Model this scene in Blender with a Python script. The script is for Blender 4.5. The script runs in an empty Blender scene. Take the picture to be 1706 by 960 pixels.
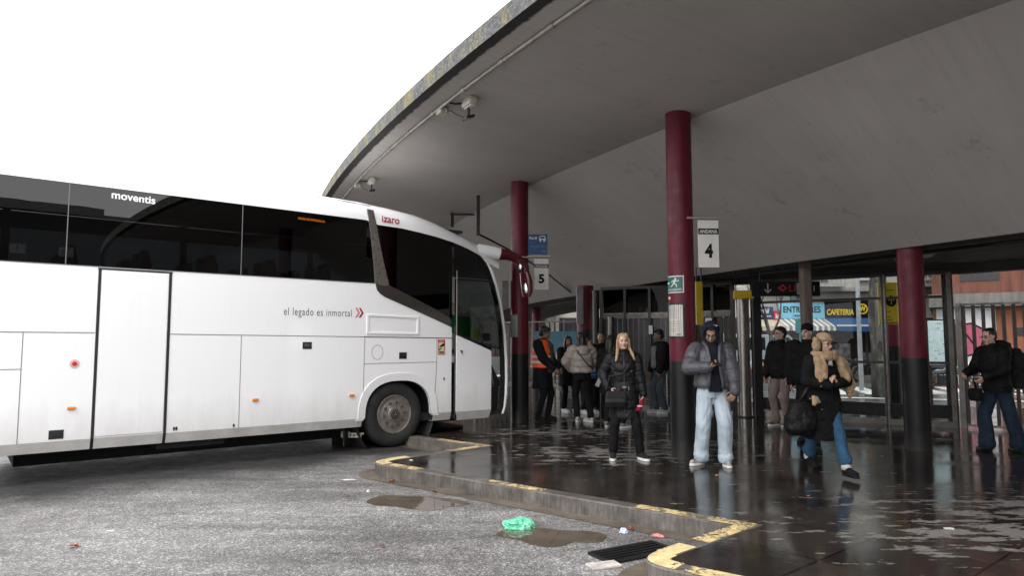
import bpy, bmesh, math, random
from mathutils import Vector, Matrix, noise
from mathutils.geometry import tessellate_polygon
random.seed(11)
S = bpy.context.scene
COL = S.collection
R = math.radians
V = Vector

# ------------------------------------------------------------------ tagging
def tag(o, label=None, cat=None, group=None, kind=None):
    if label: o['label'] = label
    if cat: o['category'] = cat
    if group: o['group'] = group
    if kind: o['kind'] = kind
    return o

def thing(name, label, cat, loc=(0, 0, 0), rz=0.0, group=None):
    o = bpy.data.objects.new(name, None)
    o.empty_display_size = .2
    COL.objects.link(o)
    o.location = loc
    o.rotation_euler = (0, 0, rz)
    return tag(o, label, cat, group)

def kids(o):
    return [c for c in bpy.data.objects if c.parent == o]

def copy_tree(o, parent=None, label=None, loc=None, rz=None):
    c = o.copy()
    COL.objects.link(c)
    c.parent = parent
    if label: c['label'] = label
    if loc is not None: c.location = loc
    if rz is not None: c.rotation_euler = (0, 0, rz)
    for ch in kids(o):
        copy_tree(ch, c)
    return c

# ------------------------------------------------------------------ materials
def newmat(name):
    m = bpy.data.materials.new(name)
    m.use_nodes = True
    nt = m.node_tree
    for n in list(nt.nodes):
        nt.nodes.remove(n)
    out = nt.nodes.new('ShaderNodeOutputMaterial')
    b = nt.nodes.new('ShaderNodeBsdfPrincipled')
    nt.links.new(b.outputs[0], out.inputs[0])
    return m, nt, b, out

def N(nt, t, **kw):
    n = nt.nodes.new(t)
    for k, v in kw.items():
        if k in n.inputs:
            n.inputs[k].default_value = v
        else:
            setattr(n, k, v)
    return n

def ramp(nt, src, stops):
    r = nt.nodes.new('ShaderNodeValToRGB')
    els = r.color_ramp.elements
    while len(els) < len(stops):
        els.new(.5)
    for e, (p, c) in zip(els, stops):
        e.position = p
        e.color = (c, c, c, 1) if not isinstance(c, (tuple, list)) else (*c, 1)
    nt.links.new(src, r.inputs[0])
    return r.outputs[0]

def mix(nt, fac, a, b, blend='MIX'):
    m = nt.nodes.new('ShaderNodeMixRGB')
    m.blend_type = blend
    for i, x in ((0, fac), (1, a), (2, b)):
        if isinstance(x, (int, float)):
            m.inputs[i].default_value = x if i == 0 else (x, x, x, 1)
        elif isinstance(x, (tuple, list)):
            m.inputs[i].default_value = (*x[:3], 1)
        else:
            nt.links.new(x, m.inputs[i])
    return m.outputs[0]

def math_(nt, op, a, b=None):
    m = nt.nodes.new('ShaderNodeMath')
    m.operation = op
    for i, x in ((0, a), (1, b)):
        if x is None: continue
        if isinstance(x, (int, float)): m.inputs[i].default_value = x
        else: nt.links.new(x, m.inputs[i])
    return m.outputs[0]

def coords(nt, scale=(1, 1, 1), rot=(0, 0, 0), loc=(0, 0, 0), kind='Object'):
    tc = nt.nodes.new('ShaderNodeTexCoord')
    mp = nt.nodes.new('ShaderNodeMapping')
    mp.inputs['Scale'].default_value = scale
    mp.inputs['Rotation'].default_value = rot
    mp.inputs['Location'].default_value = loc
    nt.links.new(tc.outputs[kind], mp.inputs[0])
    return mp.outputs[0]

def nz(nt, vec, scale, detail=4, rough=.55):
    n = N(nt, 'ShaderNodeTexNoise', Scale=scale, Detail=detail, Roughness=rough)
    nt.links.new(vec, n.inputs['Vector'])
    return n.outputs['Fac']

def bump(nt, b, h, strength=.3, dist=.01):
    n = N(nt, 'ShaderNodeBump', Strength=strength, Distance=dist)
    nt.links.new(h, n.inputs['Height'])
    nt.links.new(n.outputs[0], b.inputs['Normal'])

_M = {}
def pm(name, col, rough=.6, metal=0.0, var=.25, scale=6.0, bmp=0.0, bscale=60.0, spec=.5, coat=0.0, stretch=(1, 1, 1)):
    """generic painted / cloth / metal surface with uneven tone, roughness and grain"""
    if name in _M: return _M[name]
    m, nt, b, out = newmat(name)
    v = coords(nt, stretch)
    n1 = nz(nt, v, scale, 5)
    lo = tuple(c * (1 - var) for c in col); hi = tuple(min(1, c * (1 + var * .6)) for c in col)
    c = ramp(nt, n1, [(.3, lo), (.7, hi)])
    nt.links.new(c, b.inputs['Base Color'])
    r = ramp(nt, nz(nt, v, scale * 2.3, 3), [(.3, max(0.02, rough - .1)), (.7, min(1, rough + .1))])
    nt.links.new(r, b.inputs['Roughness'])
    b.inputs['Metallic'].default_value = metal
    b.inputs['Specular IOR Level'].default_value = spec
    b.inputs['Coat Weight'].default_value = coat
    b.inputs['Coat Roughness'].default_value = .08
    if bmp:
        bump(nt, b, nz(nt, v, bscale, 4), bmp, .006)
    _M[name] = m
    return m

def glass(name, tint, rough=0.0, ior=1.5, gain=1.0):
    if name in _M: return _M[name]
    m, nt, b, out = newmat(name)
    nt.nodes.remove(b)
    t = N(nt, 'ShaderNodeBsdfTransparent'); t.inputs[0].default_value = (*tint, 1)
    g = N(nt, 'ShaderNodeBsdfGlossy', Roughness=rough); g.inputs[0].default_value = (gain, gain, gain, 1)
    f = N(nt, 'ShaderNodeFresnel', IOR=ior)
    v = coords(nt)
    bp = N(nt, 'ShaderNodeBump', Strength=.04, Distance=.01)
    nt.links.new(nz(nt, v, 1.3, 2), bp.inputs['Height'])
    nt.links.new(bp.outputs[0], g.inputs['Normal'])
    mx = N(nt, 'ShaderNodeMixShader')
    nt.links.new(f.outputs[0], mx.inputs[0]); nt.links.new(t.outputs[0], mx.inputs[1]); nt.links.new(g.outputs[0], mx.inputs[2])
    nt.links.new(mx.outputs[0], out.inputs[0])
    _M[name] = m
    return m

# ------------------------------------------------------------------ mesh builder
class MB:
    def __init__(self):
        self.v = []; self.f = []; self.m = []
    def add(self, vs, fs, mi=0):
        o = len(self.v)
        self.v += [tuple(x) for x in vs]
        for q in fs:
            self.f.append([i + o for i in q]); self.m.append(mi)
        return self
    def box(self, c, s, mi=0, rz=0.0, M=None):
        hx, hy, hz = s[0] / 2, s[1] / 2, s[2] / 2
        ca, sa = math.cos(rz), math.sin(rz)
        vs = []
        for x, y, z in ((-1, -1, -1), (1, -1, -1), (1, 1, -1), (-1, 1, -1), (-1, -1, 1), (1, -1, 1), (1, 1, 1), (-1, 1, 1)):
            p = V((x * hx, y * hy, z * hz))
            if M is not None: p = M @ p
            else: p = V((p.x * ca - p.y * sa, p.x * sa + p.y * ca, p.z))
            vs.append(p + V(c))
        return self.add(vs, [(0, 3, 2, 1), (4, 5, 6, 7), (0, 1, 5, 4), (1, 2, 6, 5), (2, 3, 7, 6), (3, 0, 4, 7)], mi)
    def cyl(self, p0, p1, r0, r1=None, n=16, mi=0, caps=True):
        if r1 is None: r1 = r0
        p0 = V(p0); p1 = V(p1); d = (p1 - p0)
        if d.length < 1e-6: return self
        q = d.to_track_quat('Z', 'Y')
        vs = []
        for p, r in ((p0, r0), (p1, r1)):
            for i in range(n):
                a = 2 * math.pi * i / n
                vs.append(p + q @ V((r * math.cos(a), r * math.sin(a), 0)))
        fs = [(i, (i + 1) % n, n + (i + 1) % n, n + i) for i in range(n)]
        if caps: fs += [tuple(range(n - 1, -1, -1)), tuple(range(n, 2 * n))]
        return self.add(vs, fs, mi)
    def tube(self, pts, r, n=8, mi=0):
        pts = [V(p) for p in pts]
        rr = r if isinstance(r, (list, tuple)) else [r] * len(pts)
        rings = []; prev = None
        for i, p in enumerate(pts):
            d = (pts[min(i + 1, len(pts) - 1)] - pts[max(i - 1, 0)]).normalized()
            if prev is None:
                up = V((0, 0, 1)) if abs(d.z) < .9 else V((1, 0, 0))
                a = d.cross(up).normalized()
            else:
                a = (prev - d * prev.dot(d)).normalized()
            b = d.cross(a); prev = a
            rings.append([p + (a * math.cos(2 * math.pi * k / n) + b * math.sin(2 * math.pi * k / n)) * rr[i] for k in range(n)])
        return self.loft(rings, mi)
    def loft(self, rings, mi=0, caps=True, closed=True):
        n = len(rings[0]); vs = [p for r in rings for p in r]; fs = []
        for i in range(len(rings) - 1):
            for k in range(n if closed else n - 1):
                a = i * n + k; b = i * n + (k + 1) % n
                fs.append((a, b, b + n, a + n))
        if caps and closed:
            fs += [tuple(range(n - 1, -1, -1)), tuple(range((len(rings) - 1) * n, len(rings) * n))]
        return self.add(vs, fs, mi)
    def sph(self, c, r, mi=0, nu=16, nv=10, M=None):
        if isinstance(r, (int, float)): r = (r, r, r)
        c = V(c); vs = []; fs = []
        def P(x, y, z):
            p = V((x * r[0], y * r[1], z * r[2]))
            return c + (M @ p if M is not None else p)
        vs.append(P(0, 0, -1))
        for j in range(1, nv):
            t = math.pi * j / nv
            for i in range(nu):
                a = 2 * math.pi * i / nu
                vs.append(P(math.sin(t) * math.cos(a), math.sin(t) * math.sin(a), -math.cos(t)))
        vs.append(P(0, 0, 1))
        for i in range(nu):
            fs.append((0, 1 + (i + 1) % nu, 1 + i))
        for j in range(nv - 2):
            for i in range(nu):
                a = 1 + j * nu + i; b = 1 + j * nu + (i + 1) % nu
                fs.append((a, b, b + nu, a + nu))
        L = len(vs) - 1; o = 1 + (nv - 2) * nu
        for i in range(nu):
            fs.append((o + i, o + (i + 1) % nu, L))
        return self.add(vs, fs, mi)
    def capsule(self, p0, r0, p1, r1, mi=0, n=12):
        p0 = V(p0); p1 = V(p1); d = p1 - p0
        if d.length < 1e-5: return self.sph(p0, r0, mi)
        q = d.to_track_quat('Z', 'Y'); rings = []
        for k in range(1, 5):
            t = math.pi / 2 * k / 4
            rings.append((p0 - d.normalized() * r0 * math.cos(t), r0 * math.sin(t)))
        for k in range(0, 4):
            t = math.pi / 2 * k / 4
            rings.append((p1 + d.normalized() * r1 * math.sin(t), r1 * math.cos(t)))
        rr = [[p + q @ V((r * math.cos(2 * math.pi * i / n), r * math.sin(2 * math.pi * i / n), 0)) for i in range(n)] for p, r in rings]
        return self.loft(rr, mi)
    def stack(self, rings, mi=0, n=24, pw=2.0):
        """rings: (cx, cy, z, rx, ry) superellipse sections"""
        rr = []
        for cx, cy, z, rx, ry in rings:
            ring = []
            for i in range(n):
                a = 2 * math.pi * i / n; c, s = math.cos(a), math.sin(a)
                ring.append(V((cx + rx * math.copysign(abs(c) ** (2 / pw), c), cy + ry * math.copysign(abs(s) ** (2 / pw), s), z)))
            rr.append(ring)
        return self.loft(rr, mi)
    def poly(self, pts, y=0.0, th=.003, mi=0, holes=None, axis='XZ'):
        """2-D polygon (x,z) facing -Y, front at y, thickness behind"""
        loops = [[V((a, b, 0)) for a, b in pts]] + [[V((a, b, 0)) for a, b in h] for h in (holes or [])]
        tris = tessellate_polygon(loops)
        flat = [p for l in loops for p in l]
        def mk(p, d):
            return (p.x, y + d, p.y) if axis == 'XZ' else (p.x, p.y, y - d)
        n = len(flat)
        vs = [mk(p, 0) for p in flat] + [mk(p, th) for p in flat]
        fs = []
        for a, b, c in tris:
            A, B, C = flat[a], flat[b], flat[c]
            ccw = (B.x - A.x) * (C.y - A.y) - (B.y - A.y) * (C.x - A.x) > 0
            t = (a, b, c) if ccw else (a, c, b)
            fs.append(t); fs.append((t[0] + n, t[2] + n, t[1] + n))
        o = 0
        for l in loops:
            k = len(l)
            ar = sum(l[i].x * l[(i + 1) % k].y - l[(i + 1) % k].x * l[i].y for i in range(k))
            for i in range(k):
                a, b = o + i, o + (i + 1) % k
                fs.append((a, a + n, b + n, b) if (ar > 0) == (l is loops[0]) else (a, b, b + n, a + n))
            o += k
        return self.add(vs, fs, mi)
    def rect(self, x0, z0, x1, z1, y=0, th=.003, mi=0):
        return self.poly([(x0, z0), (x1, z0), (x1, z1), (x0, z1)], y, th, mi)
    def disc(self, cx, cz, r, y=0, th=.003, mi=0, n=24, hole=None, rz=None):
        rz = rz or r
        pts = [(cx + r * math.cos(2 * math.pi * i / n), cz + rz * math.sin(2 * math.pi * i / n)) for i in range(n)]
        h = None
        if hole: h = [[(cx + hole * math.cos(2 * math.pi * i / n), cz + hole * rz / r * math.sin(2 * math.pi * i / n)) for i in range(n)]]
        return self.poly(pts, y, th, mi, h)
    def stroke(self, pts, w, y=0, th=.003, mi=0):
        """a flat brush line in the XZ plane"""
        for (a, b), (c, d) in zip(pts[:-1], pts[1:]):
            L = math.hypot(c - a, d - b)
            if L < 1e-5: continue
            nx, nz_ = -(d - b) / L * w / 2, (c - a) / L * w / 2
            ex, ez = (c - a) / L * w * .3, (d - b) / L * w * .3
            self.poly([(a - ex + nx, b - ez + nz_), (a - ex - nx, b - ez - nz_), (c + ex - nx, d + ez - nz_), (c + ex + nx, d + ez + nz_)], y, th, mi)
            y -= .0004
        return self
    def build(self, name, mats, parent=None, smooth=False, bevel=0.0, seg=2):
        me = bpy.data.meshes.new(name)
        me.from_pydata(self.v, [], self.f)
        mats = mats if isinstance(mats, (list, tuple)) else [mats]
        for m in mats: me.materials.append(m)
        me.polygons.foreach_set('material_index', self.m)
        if smooth: me.polygons.foreach_set('use_smooth', [True] * len(me.polygons))
        me.update()
        o = bpy.data.objects.new(name, me)
        COL.objects.link(o)
        o.parent = parent
        if bevel:
            md = o.modifiers.new('bevel', 'BEVEL'); md.width = bevel; md.segments = seg; md.limit_method = 'ANGLE'; md.angle_limit = R(35)
        return o

def smooth_angle(o, deg=40):
    bm = bmesh.new(); bm.from_mesh(o.data)
    for f in bm.faces: f.smooth = True
    for e in bm.edges:
        if len(e.link_faces) == 2 and e.calc_face_angle(0) > R(deg): e.smooth = False
    bm.to_mesh(o.data); bm.free()
    return o

def weld(o, d=.0005):
    bm = bmesh.new(); bm.from_mesh(o.data)
    bmesh.ops.remove_doubles(bm, verts=bm.verts, dist=d)
    bmesh.ops.recalc_face_normals(bm, faces=bm.faces)
    bm.to_mesh(o.data); bm.free()
    return o

def text(name, s, x, z, w, h, m, parent, y=-.004, align='LEFT', bold=0.0, shear=0.0, space=1.0, ex=.0008, slope=0.0):
    """lettering as a flat mesh on a surface facing -Y, fitted in a w by h box whose lower left is x,z"""
    cu = bpy.data.curves.new(name, 'FONT')
    cu.body = s; cu.size = 1; cu.extrude = 0.0; cu.offset = bold; cu.shear = shear; cu.space_character = space
    t = bpy.data.objects.new(name, cu)
    COL.objects.link(t)
    dg = bpy.context.evaluated_depsgraph_get()
    me = bpy.data.meshes.new_from_object(t.evaluated_get(dg))
    bpy.data.objects.remove(t); bpy.data.curves.remove(cu)
    xs = [v.co.x for v in me.vertices]; ys = [v.co.y for v in me.vertices]
    x0, x1, y0, y1 = min(xs), max(xs), min(ys), max(ys)
    for v in me.vertices:
        u = (v.co.x - x0) / (x1 - x0) * w; q = (v.co.y - y0) / (y1 - y0) * h
        v.co = (x + u, y, z + q + slope * u)
    me.materials.clear(); me.materials.append(m)
    o = bpy.data.objects.new(name, me)
    COL.objects.link(o); o.parent = parent
    return o
# ------------------------------------------------------------------ camera, sky, light
cam = bpy.data.cameras.new('camera'); cam.sensor_fit = 'HORIZONTAL'; cam.sensor_width = 36
cam.lens = 1150 / 1706 * 36; cam.clip_start = .05; cam.clip_end = 2000
co = bpy.data.objects.new('camera', cam); COL.objects.link(co)
co.location = (0, 0, 1.5); co.rotation_euler = (R(90) + math.atan(93 / 1150), 0, 0)
S.camera = co
S.view_settings.view_transform = 'Standard'; S.view_settings.look = 'None'
S.view_settings.exposure = 0; S.view_settings.gamma = 1

w = bpy.data.worlds.new('World'); S.world = w; w.use_nodes = True
nt = w.node_tree
bg = nt.nodes['Background']
sky = nt.nodes.new('ShaderNodeTexSky'); sky.sky_type = 'NISHITA'; sky.sun_disc = False
sky.sun_elevation = R(52); sky.sun_rotation = R(205); sky.dust_density = 4; sky.air_density = 1.2
hs = nt.nodes.new('ShaderNodeHueSaturation'); hs.inputs['Saturation'].default_value = .15
nt.links.new(sky.outputs[0], hs.inputs['Color'])
# a cloud deck: thick and white, faintly uneven
tc = nt.nodes.new('ShaderNodeTexCoord')
cl = ramp(nt, nz(nt, tc.outputs['Generated'], 2.2, 4), [(.3, (15.5, 15.6, 16.0)), (.75, (18.5, 18.4, 18.3))])
mx = mix(nt, .85, hs.outputs[0], cl)
nt.links.new(mx, bg.inputs['Color'])
bg.inputs['Strength'].default_value = .185
sun = bpy.data.lights.new('sun', 'SUN'); sun.energy = 1.5; sun.angle = R(25); sun.color = (1, .97, .93)
so = bpy.data.objects.new('sun', sun); COL.objects.link(so)
# light comes from behind-left of the camera, high up
sd = V((math.sin(R(205)) * math.cos(R(52)), math.cos(R(205)) * math.cos(R(52)), math.sin(R(52))))
so.rotation_euler = sd.to_track_quat('Z', 'Y').to_euler()

# ------------------------------------------------------------------ shared materials
M_white = pm('coach_white_paint', (.83, .83, .84), .26, var=.015, scale=1.2, coat=.6)
M_black = pm('black_rubber', (.012, .012, .013), .55, var=.3)
M_blackgloss = pm('black_gloss', (.008, .008, .009), .12, var=.2, coat=.5)
M_darkmetal = pm('dark_metal', (.03, .03, .032), .4, .6)
M_steel = pm('brushed_steel', (.26, .24, .22), .33, .95, var=.2, stretch=(1, 1, .1))
M_galv = pm('galvanised_pipe', (.33, .30, .27), .5, .5, var=.3)
M_grey = pm('grey_plastic', (.30, .29, .28), .6, var=.3)
M_lightplast = pm('weathered_white_plastic', (.52, .48, .42), .55, var=.35, scale=14)
M_gap = pm('panel_gap', (.02, .02, .02), .8)
M_red = pm('dark_red_paint', (.10, .007, .017), .45, var=.4, scale=3, coat=.08, spec=.35, stretch=(3, 3, .5))
M_colblack = pm('column_black_paint', (.006, .006, .0065), .42, var=.3, scale=4, spec=.3)
M_sign_w = pm('sign_white', (.62, .60, .58), .4, var=.08)
M_ink = pm('sign_black', (.008, .008, .008), .6, spec=.15)
M_yel = pm('sign_yellow', (.62, .42, .02), .4, var=.1)

def asphalt():
    m, nt, b, out = newmat('wet_asphalt')
    v = coords(nt)
    vo = N(nt, 'ShaderNodeTexVoronoi', Scale=66.0, feature='F1'); nt.links.new(v, vo.inputs['Vector'])
    fine = nz(nt, v, 88, 5, .8)
    big = nz(nt, v, .55, 4)
    med = nz(nt, v, 6, 4)
    stones = ramp(nt, vo.outputs['Color'], [(.15, .04), (.45, .12), (.7, .26), (.95, .72)])
    c = mix(nt, .5, stones, ramp(nt, fine, [(.36, .05), (.5, .19), (.64, .56)]))
    c = mix(nt, 1, c, ramp(nt, big, [(.3, (.62, .585, .57)), (.7, (1.2, 1.17, 1.16))]), 'MULTIPLY')
    c = mix(nt, .5, c, mix(nt, 1, c, ramp(nt, med, [(.3, .6), (.7, 1.3)]), 'MULTIPLY'))
    # coach's shade painted into the road colour along its bay, ragged at the edges
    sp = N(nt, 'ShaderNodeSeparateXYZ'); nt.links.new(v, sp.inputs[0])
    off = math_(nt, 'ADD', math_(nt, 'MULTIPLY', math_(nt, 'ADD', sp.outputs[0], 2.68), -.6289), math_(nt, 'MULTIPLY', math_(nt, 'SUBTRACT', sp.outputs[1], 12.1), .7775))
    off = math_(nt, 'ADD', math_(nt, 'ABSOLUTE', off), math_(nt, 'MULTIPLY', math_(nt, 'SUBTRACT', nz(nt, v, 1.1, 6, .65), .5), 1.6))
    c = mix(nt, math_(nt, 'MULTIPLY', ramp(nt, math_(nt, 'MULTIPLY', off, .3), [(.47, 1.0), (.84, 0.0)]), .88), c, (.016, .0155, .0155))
    # long faint tyre tracks and old damp patches
    tr = nz(nt, coords(nt, (.5, 3.5, 1), (0, 0, R(-38))), .8, 4)
    c = mix(nt, 1, c, ramp(nt, tr, [(.38, .72), (.55, 1.06)]), 'MULTIPLY')
    '''crk = N(nt, 'ShaderNodeTexVoronoi', Scale=.75, feature='DISTANCE_TO_EDGE'); nt.links.new(mix(nt, .12, v, N(nt, 'ShaderNodeTexNoise', Scale=3.0, Detail=5.0).outputs['Color']), crk.inputs['Vector'])
    c = mix(nt, math_(nt, 'MULTIPLY', ramp(nt, crk.outputs['Distance'], [(.004, 1.0), (.010, 0.0)]), math_(nt, 'MULTIPLY', ramp(nt, nz(nt, v, .5, 2), [(.5, 0.0), (.6, 1.0)]), .7)), c, (.018, .017, .016))'''
    nt.links.new(c, b.inputs['Base Color'])
    nt.links.new(ramp(nt, mix(nt, .5, big, med), [(.35, .36), (.62, .65)]), b.inputs['Roughness'])
    b.inputs['Specular IOR Level'].default_value = .4
    h = mix(nt, .5, vo.outputs['Distance'], fine)
    bump(nt, b, h, .9, .012)
    return m
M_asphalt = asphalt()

PATCH = [(1.5, 9.6, 1.7, 1.0), (3.9, 5.6, 1.7, .8), (.9, 11.9, 1.6, .8), (2.6, 10.6, 1.2, .5), (5.2, 6.4, 2.4, .8), (4.6, 4.6, 1.2, .6), (2.0, 13.6, 1.6, .5)]
def pavement():
    m, nt, b, out = newmat('wet_dark_paving')
    v = coords(nt)
    vr = coords(nt, rot=(0, 0, R(-40)))
    br = N(nt, 'ShaderNodeTexBrick', Scale=1.0); br.offset = .0
    br.inputs['Color1'].default_value = (.0205, .018, .0168, 1); br.inputs['Color2'].default_value = (.028, .0245, .0225, 1)
    br.inputs['Mortar'].default_value = (.004, .0035, .003, 1)
    br.inputs['Mortar Size'].default_value = .009; br.inputs['Brick Width'].default_value = .8; br.inputs['Row Height'].default_value = .8
    nt.links.new(vr, br.inputs['Vector'])
    c = mix(nt, 1, br.outputs['Color'], ramp(nt, nz(nt, v, 1.7, 5), [(.3, (.55, .52, .5)), (.72, (1.6, 1.5, 1.42))]), 'MULTIPLY')
    c = mix(nt, 1, c, ramp(nt, nz(nt, v, 60, 4, .7), [(.35, .7), (.68, 1.35)]), 'MULTIPLY')
    # pale, rougher patches
    sep = N(nt, 'ShaderNodeSeparateXYZ'); nt.links.new(v, sep.inputs[0])
    tot = None
    for px, py, rx, ry in PATCH:
        dx = math_(nt, 'DIVIDE', math_(nt, 'SUBTRACT', sep.outputs[0], px), rx)
        dy = math_(nt, 'DIVIDE', math_(nt, 'SUBTRACT', sep.outputs[1], py), ry)
        d = math_(nt, 'ADD', math_(nt, 'MULTIPLY', dx, dx), math_(nt, 'MULTIPLY', dy, dy))
        g = math_(nt, 'POWER', 2.718, math_(nt, 'MULTIPLY', d, -1.0))
        tot = g if tot is None else math_(nt, 'MAXIMUM', tot, g)
    pn = nz(nt, coords(nt, (1.5, 3.4, 1)), 1.9, 9, .68)
    pat = math_(nt, 'ADD', pn, math_(nt, 'MULTIPLY', tot, .17))
    mask = ramp(nt, pat, [(.635, 0.0), (.675, 1.0)])
    pc = ramp(nt, nz(nt, v, 25, 4), [(.3, (.10, .09, .082)), (.7, (.26, .245, .23))])
    c2 = mix(nt, math_(nt, 'MULTIPLY', mask, .9), c, pc)
    nt.links.new(c2, b.inputs['Base Color'])
    wet = ramp(nt, nz(nt, coords(nt, (1, 1.6, 1)), .9, 6), [(.36, .035), (.52, .12), (.7, .26)])
    nt.links.new(mix(nt, mask, wet, .55), b.inputs['Roughness'])
    b.inputs['Specular IOR Level'].default_value = .45
    hh = mix(nt, .35, nz(nt, v, 9, 3), nz(nt, v, 55, 3))
    h2 = mix(nt, .4, hh, br.outputs['Fac'], 'SUBTRACT')
    bump(nt, b, h2, .12, .01)
    return m
M_pave = pavement()
def scuffed(name, col, chip, rough):
    # painted concrete column: chips, drips and scuffs, dirtier toward the foot
    m, nt, b, out = newmat(name); v = coords(nt)
    c = ramp(nt, nz(nt, coords(nt, (6, 6, .7)), 2.0, 6, .65), [(.3, tuple(q * .6 for q in col)), (.7, tuple(q * 1.35 for q in col))])
    ch = ramp(nt, nz(nt, coords(nt, (1, 1, .8)), 13, 7, .72), [(.655, 0.0), (.675, 1.0)])
    c = mix(nt, math_(nt, 'MULTIPLY', ch, .65), c, chip)
    sp = N(nt, 'ShaderNodeSeparateXYZ'); nt.links.new(v, sp.inputs[0])
    foot = ramp(nt, math_(nt, 'ADD', sp.outputs[2], math_(nt, 'MULTIPLY', nz(nt, v, 6, 5), .5)), [(.22, 1.0), (.55, 0.0)])
    c = mix(nt, math_(nt, 'MULTIPLY', foot, .45), c, (.05, .045, .04))
    nt.links.new(c, b.inputs['Base Color'])
    nt.links.new(ramp(nt, nz(nt, v, 7, 4), [(.3, rough - .1), (.7, rough + .15)]), b.inputs['Roughness'])
    b.inputs['Specular IOR Level'].default_value = .3
    bump(nt, b, nz(nt, v, 30, 4), .12, .004)
    return m
M_red = scuffed('dark_red_column_paint', (.105, .008, .019), (.04, .012, .012), .42)
M_colblack = scuffed('black_column_paint', (.007, .007, .0075), (.03, .028, .027), .42)

def kerbmat():
    m, nt, b, out = newmat('kerb_stone')
    v = coords(nt)
    c = ramp(nt, nz(nt, v, 3.5, 6, .65), [(.3, (.05, .044, .039)), (.55, (.12, .107, .097)), (.75, (.19, .173, .158))])
    c = mix(nt, 1, c, ramp(nt, nz(nt, coords(nt, (14, 14, 1.5)), 3, 4), [(.3, .6), (.7, 1.25)]), 'MULTIPLY')
    nt.links.new(c, b.inputs['Base Color'])
    b.inputs['Roughness'].default_value = .45
    bump(nt, b, nz(nt, v, 70, 5), .5, .008)
    return m
M_kerb = kerbmat()

def wornpaint(name, col, lo, hi):
    m, nt, b, out = newmat(name)
    v = coords(nt)
    c = ramp(nt, nz(nt, v, 9, 5), [(.3, tuple(x * .6 for x in col)), (.7, col)])
    nt.links.new(c, b.inputs['Base Color']); b.inputs['Roughness'].default_value = .45
    a = ramp(nt, mix(nt, .35, nz(nt, v, 24, 7, .75), nz(nt, v, 4, 3)), [(lo, 0.0), (hi, 1.0)])
    nt.links.new(a, b.inputs['Alpha'])
    return m
M_yellowpaint = wornpaint('worn_yellow_paint', (.78, .60, .30), .47, .505)
M_yellowsolid = wornpaint('scuffed_yellow_paint', (.80, .64, .34), .395, .44)
M_whitepaint = wornpaint('worn_white_paint', (.75, .74, .70), .40, .46)

def puddlemat():
    m, nt, b, out = newmat('muddy_water')
    v = coords(nt)
    nt.links.new(ramp(nt, nz(nt, v, 3, 3), [(.3, (.075, .06, .045)), (.7, (.12, .098, .075))]), b.inputs['Base Color'])
    b.inputs['Roughness'].default_value = .03
    bump(nt, b, nz(nt, v, 6, 2), .03, .01)
    return m
M_puddle = puddlemat()

CX, CY = 51.5, 37.7       # centre of the curved station
def concrete():
    m, nt, b, out = newmat('board_marked_concrete')
    v = coords(nt)
    sub = N(nt, 'ShaderNodeVectorMath', operation='SUBTRACT'); nt.links.new(v, sub.inputs[0]); sub.inputs[1].default_value = (CX, CY, 0)
    sp = N(nt, 'ShaderNodeSeparateXYZ'); nt.links.new(sub.outputs[0], sp.inputs[0])
    rad = math_(nt, 'SQRT', math_(nt, 'ADD', math_(nt, 'MULTIPLY', sp.outputs[0], sp.outputs[0]), math_(nt, 'MULTIPLY', sp.outputs[1], sp.outputs[1])))
    ang = math_(nt, 'ARCTAN2', sp.outputs[1], sp.outputs[0])
    cb = N(nt, 'ShaderNodeCombineXYZ'); nt.links.new(math_(nt, 'MULTIPLY', rad, .5), cb.inputs[0]); nt.links.new(math_(nt, 'MULTIPLY', ang, 480), cb.inputs[1])
    boards = nz(nt, cb.outputs[0], 1.1, 5, .7)
    c = ramp(nt, nz(nt, v, .5, 5), [(.3, (.365, .338, .316)), (.7, (.45, .42, .395))])
    c = mix(nt, .36, c, mix(nt, 1, c, ramp(nt, boards, [(.25, .72), (.5, 1.0), (.75, 1.14)]), 'MULTIPLY'))
    stain = nz(nt, v, 2.2, 8, .72)
    c = mix(nt, math_(nt, 'MULTIPLY', ramp(nt, stain, [(.60, 0.0), (.72, 1.0)]), .42), c, (.14, .12, .10))
    spot = N(nt, 'ShaderNodeTexVoronoi', Scale=2.6); nt.links.new(v, spot.inputs['Vector'])
    c = mix(nt, math_(nt, 'MULTIPLY', ramp(nt, spot.outputs['Distance'], [(.012, 1.0), (.03, 0.0)]), .6), c, (.08, .07, .06))
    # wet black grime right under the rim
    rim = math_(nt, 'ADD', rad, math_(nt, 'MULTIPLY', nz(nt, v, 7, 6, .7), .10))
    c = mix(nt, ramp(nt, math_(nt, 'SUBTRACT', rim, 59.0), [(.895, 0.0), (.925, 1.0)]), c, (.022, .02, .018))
    nt.links.new(c, b.inputs['Base Color']); b.inputs['Roughness'].default_value = .75
    bump(nt, b, mix(nt, .5, boards, nz(nt, v, 40, 4)), .25, .01)
    return m
M_conc = concrete()

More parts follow.
